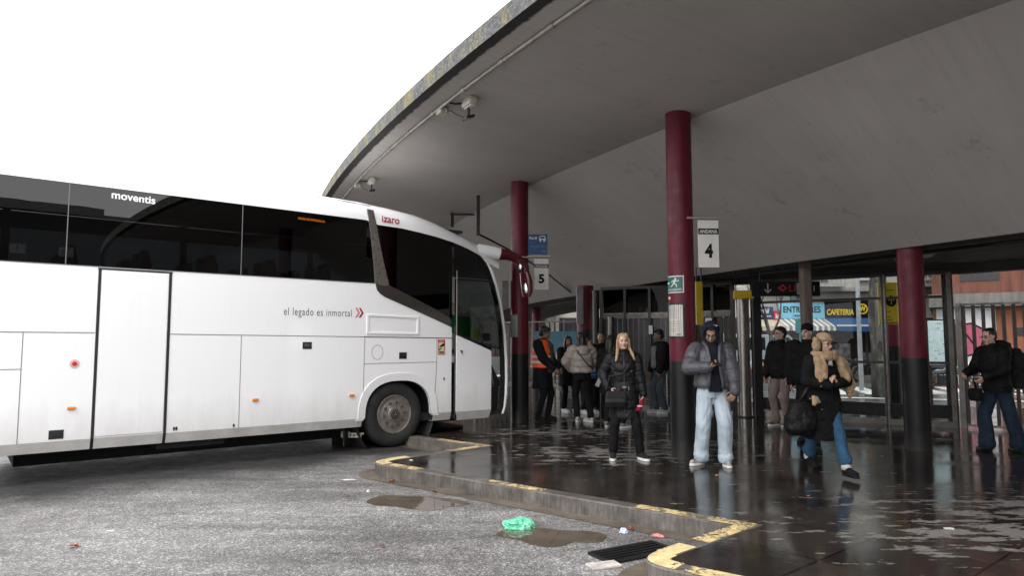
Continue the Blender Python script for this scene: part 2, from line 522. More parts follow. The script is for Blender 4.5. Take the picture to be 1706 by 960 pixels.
def fasciamat():
    m, nt, b, out = newmat('lichen_concrete_rim')
    v = coords(nt)
    sub = N(nt, 'ShaderNodeVectorMath', operation='SUBTRACT'); nt.links.new(v, sub.inputs[0]); sub.inputs[1].default_value = (CX, CY, 0)
    sp = N(nt, 'ShaderNodeSeparateXYZ'); nt.links.new(sub.outputs[0], sp.inputs[0])
    ang = math_(nt, 'ARCTAN2', sp.outputs[1], math_(nt, 'MULTIPLY', sp.outputs[0], -1.0))
    cb = N(nt, 'ShaderNodeCombineXYZ'); nt.links.new(math_(nt, 'MULTIPLY', ang, 105), cb.inputs[0]); nt.links.new(math_(nt, 'MULTIPLY', sp.outputs[2], .5), cb.inputs[1])
    st = nz(nt, cb.outputs[0], 2.6, 4, .6); st2 = nz(nt, v, 22, 6, .75)
    c = ramp(nt, st2, [(.32, (.025, .025, .025)), (.55, (.115, .117, .118)), (.72, (.27, .27, .265))])
    y = ramp(nt, nz(nt, v, 30, 5, .7), [(.3, (.085, .07, .02)), (.7, (.36, .31, .13))])
    c = mix(nt, math_(nt, 'MULTIPLY', ramp(nt, st, [(.47, 0.0), (.66, .85)]), ramp(nt, st2, [(.3, .35), (.5, 1.0)])), c, y)
    nt.links.new(c, b.inputs['Base Color']); b.inputs['Roughness'].default_value = .85
    bump(nt, b, st2, .5, .01)
    return m
M_fascia = fasciamat()

# ------------------------------------------------------------------ station geometry
def pol(r, deg):
    return (CX - r * math.cos(R(deg)), CY - r * math.sin(R(deg)))
def lerp_tab(tab, x):
    if x <= tab[0][0]: return tab[0][1]
    for (a, p), (b, q) in zip(tab[:-1], tab[1:]):
        if x <= b: return p + (q - p) * (x - a) / (b - a)
    return tab[-1][1]
R_IN = [(12, 52.75), (20, 52.85), (27, 53.4), (31, 53.7), (34, 53.95)]
R_CE = [(15, 50.0), (19, 51.2), (22.5, 53.0 - .5), (24.5, 52.4), (26.5, 51.5), (28.3, 51.1), (30, 49.9), (32, 49.7)]
angs = [(-18 + i * .75) for i in range(118)]
def strip(curves, name, m, parent, smooth=True):
    mb = MB(); rings = []
    for a in angs:
        rings.append([V((*pol(f(a), a), z)) for f, z in curves])
    mb.loft(rings, caps=False, closed=False)
    o = mb.build(name, m, parent); smooth_angle(o, 13)
    return o
canopy = thing('station_canopy', 'long curved concrete canopy with folded underside over the coach bays', 'canopy')
E_ = lambda a: 60.0
strip([(E_, 4.86), (E_, 5.08), (lambda a: 59.85, 5.10)], 'rim', M_fascia, canopy)
strip([(E_, 4.86), (lambda a: 59.55, 4.835), (lambda a: 58.2, 4.745), (lambda a: 56.58, 4.635), (lambda a: lerp_tab(R_IN, a), 2.87)], 'shell', M_conc, canopy)
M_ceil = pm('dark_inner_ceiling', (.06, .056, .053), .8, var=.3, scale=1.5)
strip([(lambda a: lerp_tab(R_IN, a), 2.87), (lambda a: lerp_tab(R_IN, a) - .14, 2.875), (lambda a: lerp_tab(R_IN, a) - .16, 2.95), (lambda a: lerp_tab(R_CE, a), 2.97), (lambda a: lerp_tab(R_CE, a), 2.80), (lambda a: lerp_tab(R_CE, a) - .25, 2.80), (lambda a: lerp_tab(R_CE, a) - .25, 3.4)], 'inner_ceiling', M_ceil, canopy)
strip([(lambda a: lerp_tab(R_CE, a) - .25, 3.4), (lambda a: 56.5, 5.0), (lambda a: 59.85, 5.10)], 'roof_deck', pm('roof_felt', (.12, .12, .12), .9), canopy)

# kerb line: a saw-tooth of bays
A = {}; B = {}
for k in range(-6, 7):
    A[k] = pol(60.5, 32.9 - 4.55 * k); B[k] = pol(58.9, 32.9 - 4.55 * k - .25)
A[1] = (-1.87, 8.93); A[0] = (.80, 4.92); B[0] = (1.84, 5.86); B[1] = (-.50, 10.32)
line = []
def fillet(p, c, n, r=.3):
    p, c, n = V(p), V(c), V(n)
    d0 = (p - c).normalized(); d1 = (n - c).normalized()
    a = c + d0 * r; b = c + d1 * r
    return [(1 - t) ** 2 * a + 2 * t * (1 - t) * c + t * t * b for t in [i / 8 for i in range(9)]]
for k in range(6, -6, -1):
    line += fillet(B[k], A[k], B[k - 1], .34)
    line.append(V(B[k - 1]))
# line runs far (k=6) -> near ; interior of pavement is to its right-hand/inner side
def inset(pts, d):
    out = []
    for i, p in enumerate(pts):
        a = pts[max(0, i - 1)]; b = pts[min(len(pts) - 1, i + 1)]
        n1 = V((-(p - a).y, (p - a).x)); n2 = V((-(b - p).y, (b - p).x))
        if n1.length < 1e-6: n1 = n2.copy()
        if n2.length < 1e-6: n2 = n1.copy()
        n1.normalize(); n2.normalize(); n = (n1 + n2)
        if n.length < 1e-6: n = n1.copy()
        n.normalize(); k = 1 / max(.45, n.dot(n1))
        out.append(p + n * d * k)
    return out
line_in = inset(line, .16)
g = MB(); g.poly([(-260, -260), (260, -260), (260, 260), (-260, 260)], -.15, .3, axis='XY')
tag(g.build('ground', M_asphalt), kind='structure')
mb = MB(); n = len(line)
mb.loft([[V((p.x, p.y, -.16)) for p in line], [V((p.x, p.y, -.012)) for p in line], [V((q.x, q.y, 0)) for q in inset(line, .014)], [V((q.x, q.y, 0)) for q in line_in]], caps=False, closed=False)
tag(smooth_angle(mb.build('kerb', M_kerb), 30), kind='structure')
mb = MB()
far = [V(pol(30, a)) for a in (62, 50, 40, 30, 20, 10, 0)]
pp = [V((p.x, p.y)) for p in line_in] + far
loopv = [V((p.x, p.y, 0)) for p in pp]
tr = tessellate_polygon([loopv])
mb.add(loopv, [t for t in tr])
pv = mb.build('pavement', M_pave); weld(pv, 1e-6)
for p in pv.data.polygons:
    pass
bm_ = bmesh.new(); bm_.from_mesh(pv.data)
for f in bm_.faces:
    if f.normal.z < 0: f.normal_flip()
bm_.to_mesh(pv.data); bm_.free()
tag(pv, kind='structure')
# gutter strip along the kerb foot
mb = MB(); out_ = inset(line, -.2)
mb.loft([[V((p.x, p.y, -.146)) for p in inset(line, .01)], [V((p.x, p.y, -.1455)) for p in out_]], caps=False, closed=False)
tag(mb.build('gutter', pm('gutter_concrete', (.115, .095, .075), .35, var=.6, scale=3, bmp=.5)), kind='structure')

def along(p, q, s0, s1, w, mb, z=.004, mi=0):
    p, q = V(p), V(q); d = (q - p).normalized(); nn = V((-d.y, d.x))
    a, b = p + d * s0, p + d * s1
    mb.add([(a.x, a.y, z), (b.x, b.y, z), (b.x + nn.x * w, b.y + nn.y * w, z), (a.x + nn.x * w, a.y + nn.y * w, z)], [(0, 1, 2, 3)], mi)
ymb = MB()
for k in range(3, -3, -1):
    a, b, a2 = V(A[k]), V(B[k - 1]), V(A[k - 1])
    L = (b - a).length; L2 = (a2 - b).length
    along(a, b, .40, .95, .15, ymb)
    along(a, b, L * .42, L * .58, .14, ymb)
    along(a, b, L - .95, L + .14, .15, ymb)
    along(b, a2, -.002, .62, .15, ymb, .0045)
    # rounded nose
    f = fillet(B[k], A[k], B[k - 1], .34)
    core = inset([V(B[k])] + f + [V(B[k - 1])], .17)[1:-1]
    oo = len(ymb.v)
    fo = inset([V(B[k])] + f + [V(B[k - 1])], .012)[1:-1]
    for i in range(len(f) - 1):
        ymb.add([(fo[i].x, fo[i].y, .0035), (fo[i + 1].x, fo[i + 1].y, .0035), (core[i + 1].x, core[i + 1].y, .0035), (core[i].x, core[i].y, .0035)], [(0, 1, 2, 3)], 1)
    bb = V(B[k]); dd = (a - bb).normalized(); Lb = (a - bb).length
    along(bb, a, Lb - .62, Lb - .33, .15, ymb, .0042, 1)
ym = ymb.build('kerb_marking', [M_yellowpaint, M_yellowsolid])
bm_ = bmesh.new(); bm_.from_mesh(ym.data)
for f in bm_.faces:
    if f.normal.z < 0: f.normal_flip()
bm_.to_mesh(ym.data); bm_.free()
tag(ym, kind='structure')

# puddles on the road
def blobshape(cx, cy, rx, ry, rot, seed, n=48, amp=.22):
    pts = []
    for i in range(n):
        a = 2 * math.pi * i / n
        k = 1 + amp * noise.noise(V((math.cos(a) * 1.3 + seed, math.sin(a) * 1.3, seed * 2.1))) * 2 + .05 * noise.noise(V((math.cos(a) * 5 + seed, math.sin(a) * 5, 3)))
        x, y = rx * k * math.cos(a), ry * k * math.sin(a)
        pts.append((cx + x * math.cos(rot) - y * math.sin(rot), cy + x * math.sin(rot) + y * math.cos(rot)))
    return pts
for i, (cx, cy, rx, ry, ro, sd_) in enumerate([(-1.02, 7.36, .52, .30, -.35, 2.0), (.33, 6.08, .42, .27, -.35, 7.5)]):
    mb = MB(); pts = blobshape(cx, cy, rx, ry, ro, sd_)
    mb.poly(pts, -.1455, .003, axis='XY')
    tag(mb.build('puddle', M_puddle), kind='structure')
# drain grate
d0 = V(B[0]); dr = thing('drain_grate', 'black slotted drain grate in the road beside the kerb corner', 'drain', (.955, 5.60, -.15), R(30))
mb = MB(); mb.box((0, 0, .002), (.62, .26, .006), 1)
for i in range(-1, 2, 2):
    mb.box((0, i * .14, .008), (.66, .03, .022)); mb.box((i * .32, 0, .008), (.03, .25, .022))
mb.build('frame', [M_darkmetal, M_ink], dr)
mb = MB()
for i in range(5):
    mb.box((0, -.105 + i * .0525, .010), (.61, .020, .014))
mb.build('bar_grid', M_darkmetal, dr)
mb = MB(); mb.box((0, 0, 0), (.24, .13, .02), rz=R(0))
o = mb.build('kerb_stone_fragment', pm('pale_stone', (.5, .46, .42), .5, var=.4, scale=12, bmp=.4), bevel=.006)
o.location = (.68, 5.27, -.14); o.rotation_euler = (0, 0, R(20)); tag(o, 'pale broken stone slab lying next to the drain grate', 'stone')

# columns
def column(x, y, r, z1, zb, label, top=True):
    t = thing('column', label, 'column', (x, y, 0), 0, 'painted round station columns')
    mb = MB(); mb.cyl((0, 0, -.01), (0, 0, zb), r, n=40, caps=False); smooth_angle(mb.build('black_base', M_colblack, t))
    mb = MB(); mb.cyl((0, 0, zb), (0, 0, z1), r, n=40); smooth_angle(mb.build('red_shaft', M_red, t))
    mb = MB(); mb.cyl((0, 0, zb + 1.05), (0, 0, zb + 1.06), r + .002, n=40, caps=False); mb.cyl((0, 0, zb - .006), (0, 0, zb + .006), r + .002, n=40, caps=False)
    smooth_angle(mb.build('joint_ring', pm('dark_red_seam', (.05, .004, .008), .5), t))
    return t
column(2.285, 9.118 + .17, .172, 4.68, 1.27, 'tall red column with black base and the 4 sign, beside the man with a phone')
column(.147, 13.176 + .17, .172, 4.68, 1.31, 'tall red column with black base and the 5 sign, beside the coach mirror')
column(5.77, 9.767 + .18, .172, 3.0, 1.30, 'short thick red column with long black base in front of the glass wall')
column(*pol(56.9, 19.3), .172, 4.68, 1.31, 'red column behind the front of the white coach')
column(*pol(56.9, 34.8), .172, 4.68, 1.31, 'red column just outside the right edge of the view')
column(1.86, 17.5, .21, 2.97, 1.86, 'red column with a grey box on it behind the crowd')
column(.98, 27.8, .18, 2.97, 1.31, 'farthest thin red column beside the worker in the orange vest')
column(7.93, 14.4, .125, 2.62, 1.45, 'narrow red column with black base behind the glass under the yellow sign')
# ------------------------------------------------------------------ the coach
# local frame: x forward, y into the body (door side is y=0), z above the road
BUS = thing('coach', 'white long distance coach nosed into the bay with its front door open', 'coach', (-1.884, 11.11, -.15), math.atan2(.6289, .7775))
def coachpaint():
    m, nt, b, out = newmat('coach_white_lacquer'); v = coords(nt)
    sp = N(nt, 'ShaderNodeSeparateXYZ'); nt.links.new(v, sp.inputs[0])
    zz = math_(nt, 'ADD', sp.outputs[2], math_(nt, 'MULTIPLY', math_(nt, 'SUBTRACT', nz(nt, coords(nt, (1, 1, .25)), 5, 6, .7), .5), .7))
    c = mix(nt, ramp(nt, zz, [(.35, .6), (.95, 0.0)]), (.84, .84, .85), (.50, .475, .45))
    run = ramp(nt, nz(nt, coords(nt, (9, 9, .35)), 2.2, 6, .7), [(.55, 0.0), (.75, 1.0)])
    c = mix(nt, math_(nt, 'MULTIPLY', run, .10), c, (.45, .44, .42))
    nt.links.new(c, b.inputs['Base Color']); b.inputs['Roughness'].default_value = .30
    b.inputs['Coat Weight'].default_value = .7; b.inputs['Coat Roughness'].default_value = .06
    n1 = N(nt, 'ShaderNodeBump', Strength=.10, Distance=.03); nt.links.new(nz(nt, coords(nt, (1, 1, .6)), 1.6, 2), n1.inputs['Height']); nt.links.new(n1.outputs[0], b.inputs['Coat Normal'])
    return m
M_white = coachpaint()
G_side = glass('coach_tinted_glass', (.20, .215, .225), 0.0, 1.52, 1.0)
G_front = glass('coach_clear_glass', (.48, .52, .51), 0.0, 1.4, .7)
M_interior = pm('coach_interior', (.035, .035, .037), .7, var=.3)
M_seat = pm('coach_seat_cloth', (.075, .075, .085), .85, var=.4, scale=12, bmp=.2)
M_pill = pm('grey_brown_pillar', (.14, .125, .11), .3, .3, var=.12, coat=.3)
M_skirt = pm('road_dirt_white', (.58, .56, .54), .42, var=.18, scale=4)
M_seam = pm('panel_seam', (.16, .16, .165), .6, var=.2)
M_orange = pm('orange_reflector', (.80, .22, .01), .2, var=.1, coat=.6)
M_redlens = pm('red_lens', (.55, .03, .02), .2, coat=.6)
M_redtxt = pm('crimson_lettering', (.34, .012, .03), .4, var=.1)
M_grtxt = pm('dark_grey_lettering', (.03, .03, .035), .5, var=.1)

def bez(p0, p1, p2, n=8):
    return [((1 - t) ** 2 * p0[0] + 2 * t * (1 - t) * p1[0] + t * t * p2[0], (1 - t) ** 2 * p0[1] + 2 * t * (1 - t) * p1[1] + t * t * p2[1]) for t in [i / n for i in range(n + 1)]]
def arch(cx, r, z0, n=18):
    # opening over a wheel, flat-sided
    pts = []
    for i in range(n + 1):
        a = math.pi - math.pi * i / n
        c, s = math.cos(a), math.sin(a)
        pts.append((cx + r * math.copysign(abs(c) ** .8, c), .50 + (r - .04) * abs(s) ** .8))
    return [(pts[0][0] - .045, z0)] + pts + [(pts[-1][0] + .045, z0)]

SW = [(-.36, 2.60), (-.33, 2.50), (-.27, 2.44), (-.18, 2.39), (.05, 2.31), (.36, 2.20), (.75, 2.06), (1.10, 1.925)]
low = [(-9.5, .50)] + [(x, z) for x, z in [(-6.72, .50)]]
ra = arch(-6.0, .66, .50); fa = arch(.10, .60, .50)
side = [(-9.5, .50)] + ra + fa + [(1.10, .50), (1.10, 1.925)] + SW[::-1][1:] + [(-9.5, 2.60)]
mb = MB(); mb.poly(side, 0.0, .04)
sp_ = mb.build('side_panel', M_white, BUS)
# skirt below, leaning inward, dirty
mb = MB()
for x0, x1 in ((-9.5, -6.71), (-5.29, -.545), (.745, 1.10)):
    mb.add([(x0, 0, .50), (x1, 0, .50), (x1, .045, .37), (x0, .045, .37), (x1, .30, .37), (x0, .30, .37)], [(1, 0, 3, 2), (2, 3, 5, 4)])
mb.build('skirt', M_skirt, BUS)
# raised wheel-arch lip
mb = MB()
o1 = arch(.10, .60, .46); o2 = arch(.10, .72, .46)
for q in range(len(o1) - 1):
    a, b, c, d = o1[q], o1[q + 1], o2[q + 1], o2[q]
    mb.add([(a[0], -.003, a[1]), (b[0], -.003, b[1]), (c[0], -.012, c[1]), (d[0], -.012, d[1]), (c[0], 0.001, c[1]), (d[0], .001, d[1]), (a[0], .06, a[1]), (b[0], .06, b[1])], [(0, 1, 2, 3), (3, 2, 4, 5), (1, 0, 6, 7)])
lp = mb.build('wheel_arch_lip', M_white, BUS); smooth_angle(lp, 50)
mb = MB()
for cx in (.10, -6.0):
    mb = MB()
    mb.cyl((cx, .06, .5), (cx, .95, .5), .70, n=28, caps=False); mb.add([(cx - .7, .96, 0), (cx + .7, .96, 0), (cx + .7, .96, 1.2), (cx - .7, .96, 1.2)], [(0, 1, 2, 3)])
    weld(mb.build('wheel_well', M_gap, BUS))
# underside and bulk of the body; low boxes added to block far-side light
mb = MB()
mb.box((-3.65, 1.27, .43), (11.6, 2.2, .12)); mb.box((-2.6, 2.35, .34), (4.6, .3, .22)); mb.box((-7.9, 2.35, .34), (2.4, .3, .22)); mb.box((-2.65, 1.65, .25), (4.4, 1.4, .29)); mb.box((-8.2, 1.7, .25), (2.2, 1.3, .28)); mb.box((.05, 1.3, .45), (.2, 1.7, .2)); mb.box((1.5, 1.75, .3), (1.3, 1.2, .2)); mb.box((-2.95, .45, .35), (.85, .5, .15)); mb.box((-4.1, .5, .40), (1.6, .5, .1))
mb.build('underbody_and_shade_boxes', M_gap, BUS)
mb = MB()
mb.box((-4.05, 1.30, 1.52), (10.6, 2.40, .06)); mb.box((-4.05, 2.53, 1.05), (10.9, .04, 1.2)); mb.box((-9.48, 1.27, 2.1), (.04, 2.5, 3.3))
mb.box((-4.2, 2.53, 2.15), (10.6, .04, .85)); mb.box((-3.9, .06, 2.05), (9.6, .03, 1.1)); mb.box((.9, 1.3, 1.0), (.04, 2.4, 1.1))
mb.build('bulkhead', M_interior, BUS)
# far side windows
mb = MB(); mb.rect(-9.4, 2.58, 1.9, 3.6, 2.54, .006); mb.build('far_window_band', G_side, BUS)
for x in (-7.2, -5.0, -2.6, -.4, 1.3):
    mb = MB(); mb.box((x, 2.51, 3.1), (.10, .05, 1.1)); mb.build('far_window_post', M_interior, BUS)
# ceiling and luggage racks inside
mb = MB(); mb.box((-4, 1.27, 3.62), (10.8, 2.3, .04)); mb.box((-4, .32, 3.42), (10.4, .5, .16)); mb.box((-4, 2.25, 3.42), (10.4, .5, .16)); mb.build('luggage_rack', M_interior, BUS)

# roof: sections from the window top over to the far side
def roofz(x):
    return lerp_tab([(-9.5, 3.97), (-1.2, 3.975), (-.6, 3.965), (-.1, 3.93), (.45, 3.87), (.8, 3.79), (1.1, 3.70), (1.4, 3.59), (1.7, 3.47), (2.0, 3.34), (2.2, 3.25)], x)
def wtop(x):
    return lerp_tab([(-9.5, 3.62), (-.5, 3.60), (-.33, 3.545), (.1, 3.535), (.45, 3.50), (.8, 3.455), (1.18, 3.385), (1.45, 3.31), (1.7, 3.21), (1.97, 3.05), (2.2, 2.98)], x)
mb = MB(); rings = []
xs = [-9.5, -8, -6, -4, -2.5, -1.2, -.8, -.6, -.45, -.33, -.1, .1, .28, .45, .62, .8, .95, 1.1, 1.25, 1.4, 1.55, 1.7, 1.85, 2.0, 2.12]
for x in xs:
    t, z0 = roofz(x), wtop(x)
    fr = max(0, (x - 1.2) / .9)
    h = t - z0; ring = []
    prof = [(0, z0), (.006, z0 + h * .18), (.03, z0 + h * .42), (.085, z0 + h * .66), (.20, z0 + h * .86), (.42, z0 + h * .96), (.80, z0 + h * 1.0), (1.275, z0 + h * 1.02)]
    full = prof + [(2.55 - y, z) for y, z in prof[::-1][1:]]
    bow = .55 * fr
    for y, z in full:
        q = 1 - ((y - 1.275) / 1.275) ** 2
        ring.append(V((x + bow * q * .9, y, z)))
    rings.append(ring)
mb.loft(rings, caps=False, closed=False)
rf = mb.build('roof', M_white, BUS); weld(rf); smooth_angle(rf, 60)
# air-conditioning hump and roof rail line
mb = MB(); mb.stack([(-4.2, 1.27, 3.95, 1.5, .80), (-4.2, 1.27, 4.03, 1.48, .78), (-4.2, 1.27, 4.09, 1.35, .70)], pw=5); smooth_angle(mb.build('air_conditioner', M_white, BUS), 40)
mb = MB(); mb.tube([(-3.0, .11, 3.885), (-2.0, .112, 3.888), (-1.0, .118, 3.885), (-.4, .13, 3.86)], .006, 6); mb.build('gutter_rail', M_seam, BUS)

# side glazing, one pane each
cuts = [-9.45, -6.9, -4.505, -2.44, -.52]
for i, (a, b) in enumerate(zip(cuts[:-1], cuts[1:])):
    mb = MB(); mb.rect(a + .006, 2.605, b - .006, wtop(b) - .002, -.003, .008); mb.build('side_window', G_side, BUS)
mb = MB()
for c in cuts[1:4]: mb.rect(c - .005, 2.605, c + .005, 3.61, -.005, .02)
mb.rect(-9.4, 2.598, -.38, 2.607, -.004, .02)
mb.build('window_seam', M_seam, BUS)
# rubber-black frit inside the window edge
# grey-brown pillar sweeping down into the swoosh
pil = [(-.525, 3.78), (-.415, 3.77), (-.36, 3.55), (-.30, 3.28), (-.22, 2.95), (-.115, 2.585)]
pill = [(-.365, 2.60), (-.385, 2.85), (-.43, 3.2), (-.475, 3.5)]
mb = MB(); mb.poly(pil + [(-.2, 2.57)] + pill, -.012, .03); mb.build('pillar', M_pill, BUS, bevel=.004)
mb = MB()
mb.poly(SW[:7] + [(1.10, 1.935), (1.10, 2.06), (.75, 2.235), (.36, 2.395), (.05, 2.52), (-.115, 2.585)], -.008, .02)
mb.build('swoosh_trim', pm('dark_bronze_gloss', (.05, .045, .04), .10, .2, var=.1, coat=.7), BUS, bevel=.003)
# driver-side / door-side front quarter glass
def quarter():
    top = [(x, wtop(x) - .004) for x in (-.33, .1, .45, .8, 1.10)]
    return [(-.115, 2.59), (.05, 2.525), (.36, 2.40), (.75, 2.24), (1.10, 2.065)] + top[::-1] + [(-.31, 3.28), (-.23, 2.95)]
mb = MB(); mb.poly(quarter(), -.004, .008); mb.build('quarter_window', glass('coach_dark_quarter_glass', (.045, .05, .05), 0, 1.5), BUS)
# door : lower panel plus tall glass, plugged outward and open
door = thing('door', None, None); door.parent = BUS; door.location = (0, -.10, 0)
mb = MB(); mb.poly([(1.13, .50), (1.87, .50), (1.88, 1.50), (1.86, 1.535), (1.13, 1.80)], 0, .04, 0)
mb.add([(1.13, 0, .50), (1.87, 0, .50), (1.85, .045, .36), (1.13, .045, .36)], [(1, 0, 3, 2)], 1)
mb.build('door_panel', [M_white, M_skirt], door, bevel=.004)
mb = MB(); mb.poly([(1.15, 1.835), (1.86, 1.575), (2.07, 1.55), (2.11, 1.95), (2.02, 2.42), (1.88, 2.74), (1.15, 2.74)], .004, .008); mb.build('door_glass', G_front, door)
mb = MB(); mb.poly([(1.13, 1.80), (1.86, 1.535), (1.87, 1.575), (1.15, 1.835)], -.002, .03)
mb.rect(1.115, .36, 1.145, 2.76, .012, .03); mb.rect(1.145, 2.735, 1.92, 2.775, .002, .03)
mb.build('door_frame', M_blackgloss, door)
mb = MB(); mb.tube([(1.128, -.01, 1.8), (1.128, -.01, 2.9)], .012, 8); mb.build('edge_seal', M_steel, door)
mb = MB(); mb.cyl((1.225, .01, 1.525), (1.225, -.012, 1.525), .016, n=14); mb.box((1.235, -.016, 1.51), (.02, .01, .045)); mb.build('door_lock', M_darkmetal, door)
# glass above the door, stepping up to the header
mb = MB(); mb.poly([(1.14, 2.79), (1.86, 2.79), (1.95, 2.80), (1.80, 3.08), (1.62, 3.24), (1.45, 3.302), (1.14, 3.385)], -.003, .008); mb.build('header_window', G_side, BUS)
mb = MB(); mb.tube([(1.28, -.008, 2.83), (1.86, -.008, 2.80)], .006, 6); mb.rect(1.60, 2.82, 1.62, 3.22, -.004, .01); mb.build('header_seam', M_blackgloss, BUS)
# front corner: white edge curve, black inner frame
edge = [(1.75, 3.24), (1.90, 3.10), (1.99, 2.96), (2.10, 2.70), (2.185, 2.42), (2.25, 2.10), (2.295, 1.80), (2.325, 1.4), (2.335, 1.05), (2.325, .75), (2.29, .52), (2.24, .40)]
def frontring(i, dx, y):
    return [V((x + dx, y, z)) for x, z in edge]
mb = MB()
rings = []
for dx, y in ((-.055, .03), (-.045, .005), (-.02, -.004), (.0, .006), (.015, .03), (.07, .10)):
    rings.append(frontring(0, dx, y))
mb.loft(rings, caps=False, closed=False); smooth_angle(mb.build('front_edge', M_white, BUS), 60)
mb = MB()
rings = []
for dx, y in ((-.15, .05), (-.145, .02), (-.07, .012), (-.05, .035)):
    rings.append([V((x + dx * (1.0 if z > .6 else .8), y, z)) for x, z in edge])
mb.loft(rings, caps=False, closed=False); mb.build('door_seal', M_black, BUS)
# front face: windscreen above, white below
plan = [(.07, .10), (.17, .30), (.26, .60), (.32, .95), (.34, 1.275), (.32, 1.6), (.26, 1.95), (.17, 2.25), (.07, 2.45), (0, 2.55)]
mb = MB(); mb.loft([[V((x + dx, y, z)) for dx, y in plan] for x, z in edge if z <= 1.42], caps=False, closed=False); smooth_angle(mb.build('front_panel', M_white, BUS), 60)
mb = MB(); mb.loft([[V((x + dx, y, z)) for dx, y in plan] for x, z in edge if z >= 1.39], caps=False, closed=False); smooth_angle(mb.build('windscreen', G_front, BUS), 60)
mb = MB(); mb.loft([[V((x + dx - .02, y, z)) for dx, y in plan] for x, z in ((1.74, 3.32), (1.86, 3.14), (1.96, 3.0))], caps=False, closed=False); mb.build('windscreen_visor', M_black, BUS)
for y in (.55, 2.0):
    mb = MB(); mb.sph((2.60 if y > .4 else 2.5, y, .95), (.06, .22, .13)); mb.build('headlight', pm('headlight_lens', (.6, .6, .62), .1, .4, coat=1), BUS, True)
# far-side front quarter
mb = MB(); mb.poly([(.6, .5), (2.25, .5), (2.32, 1.4), (.6, 1.7)], 2.54, .03); mb.build('far_front_panel', M_white, BUS)
# interior by the door: steps, dashboard, handrail, driver's seat and cards on the windscreen
mb = MB()
for i in range(4):
    mb.box((1.55 + .0 * i, .22 + .28 * i, .42 + .21 * i), (.9, .30, .08 + .02 * i)); mb.box((1.55, .37 + .28 * i, .52 + .21 * i), (.9, .02, .22))
mb.box((2.12, .75, .42), (.35, 1.4, .05))
mb.build('entrance_steps', pm('step_rubber', (.05, .045, .042), .5, var=.4), BUS)
mb = MB(); mb.stack([(2.10, 1.3, .45, .28, 1.1), (2.12, 1.3, 1.0, .28, 1.12), (2.05, 1.3, 1.28, .24, 1.0)], pw=4); smooth_angle(mb.build('dashboard', M_interior, BUS), 50)
mb = MB(); mb.tube([(2.02, .16, 1.62), (2.03, .14, 1.35), (2.05, .13, 1.12), (2.09, .14, .95), (2.13, .16, .88)], .016, 8); mb.build('handrail', pm('pale_rail', (.40, .40, .40), .3, .4), BUS, True)
mb = MB(); mb.box((1.05, .5, 1.1), (.03, .9, 1.2)); mb.build('stair_screen', M_interior, BUS)
mb = MB(); mb.poly([(1.17, 1.84), (1.58, 1.70), (1.60, 2.10), (1.17, 2.16)], .12, .004)
M_green = newmat('green_glass_reflection')
def translucent(name, col):
    m, nt, b, out = newmat(name); nt.nodes.remove(b)
    d = N(nt, 'ShaderNodeBsdfDiffuse'); d.inputs[0].default_value = (*col, 1)
    t = N(nt, 'ShaderNodeBsdfTranslucent'); t.inputs[0].default_value = (*col, 1)
    mxs = N(nt, 'ShaderNodeMixShader'); mxs.inputs[0].default_value = .5
    nt.links.new(d.outputs[0], mxs.inputs[1]); nt.links.new(t.outputs[0], mxs.inputs[2]); nt.links.new(mxs.outputs[0], out.inputs[0])
    return m
mb.build('green_reflection', translucent('green_reflection_sheet', (.015, .30, .10)), BUS)  # green sheet added behind the door glass in place of a reflection
mb = MB(); mb.rect(1.60, 1.68, 1.76, 2.12, .105, .004); mb.build('paper_notice', pm('paper', (.8, .8, .74), .6, var=.1), BUS)
mb = MB(); mb.rect(1.625, 1.74, 1.74, 1.93, .10, .003); mb.build('yellow_notice', pm('yellow_paper', (.80, .75, .05), .6, var=.1), BUS)
mb = MB(); mb.rect(1.86, 1.70, 2.02, 1.84, .13, .004); mb.build('purple_notice', pm('purple_card', (.10, .04, .16), .5, var=.1), BUS)

# passenger seats
def seat_mesh():
    mb = MB()
    mb.box((0, 0, .0), (.44, .46, .14)); 
    mb.stack([(-.22, 0, .02, .07, .22), (-.26, 0, .45, .06, .215), (-.30, 0, .72, .055, .19), (-.31, 0, .84, .045, .12)], pw=3.5, n=16)
    return mb
s0 = seat_mesh().build('seat', M_seat, BUS, True)
first = True
for i in range(10):
    for y in (.42, .90, 1.65, 2.12):
        o = s0 if first else s0.copy()
        if not first: COL.objects.link(o); o.parent = BUS
        first = False
        o.location = (-.75 - i * .84, y, 2.05)
o = s0.copy(); COL.objects.link(o); o.parent = BUS; o.location = (1.35, 1.95, 1.55)
mb = MB(); mb.tube([(2.0 + .0, 1.95 + .22 * math.cos(a), 1.75 + .22 * math.sin(a)) for a in [i * math.pi / 10 for i in range(21)]], .014, 6); mb.build('steering_wheel', M_black, BUS, True)

# body seams
mb = MB()
def hline(x0, z0, x1, z1, w=.008): mb.stroke([(x0, z0), (x1, z1)], w, -.0025, .004)
hline(-9.4, 1.785, -4.17, 1.785, .010); hline(-3.31, 1.775, -.54, 1.757, .010); hline(-.54, 1.757, 1.10, 1.745, .016)
hline(-4.885, .50, -4.885, 1.78); hline(-2.405, .50, -2.405, 1.765); hline(-.545, .50, -.525, 1.755); hline(.755, .50, .80, 1.33); hline(.80, 1.33, .80, 1.745, .006)
hline(-.525, 1.34, .80, 1.345); hline(-9.3, 1.355, -4.89, 1.355)
mb.build('panel_seam', M_seam, BUS)
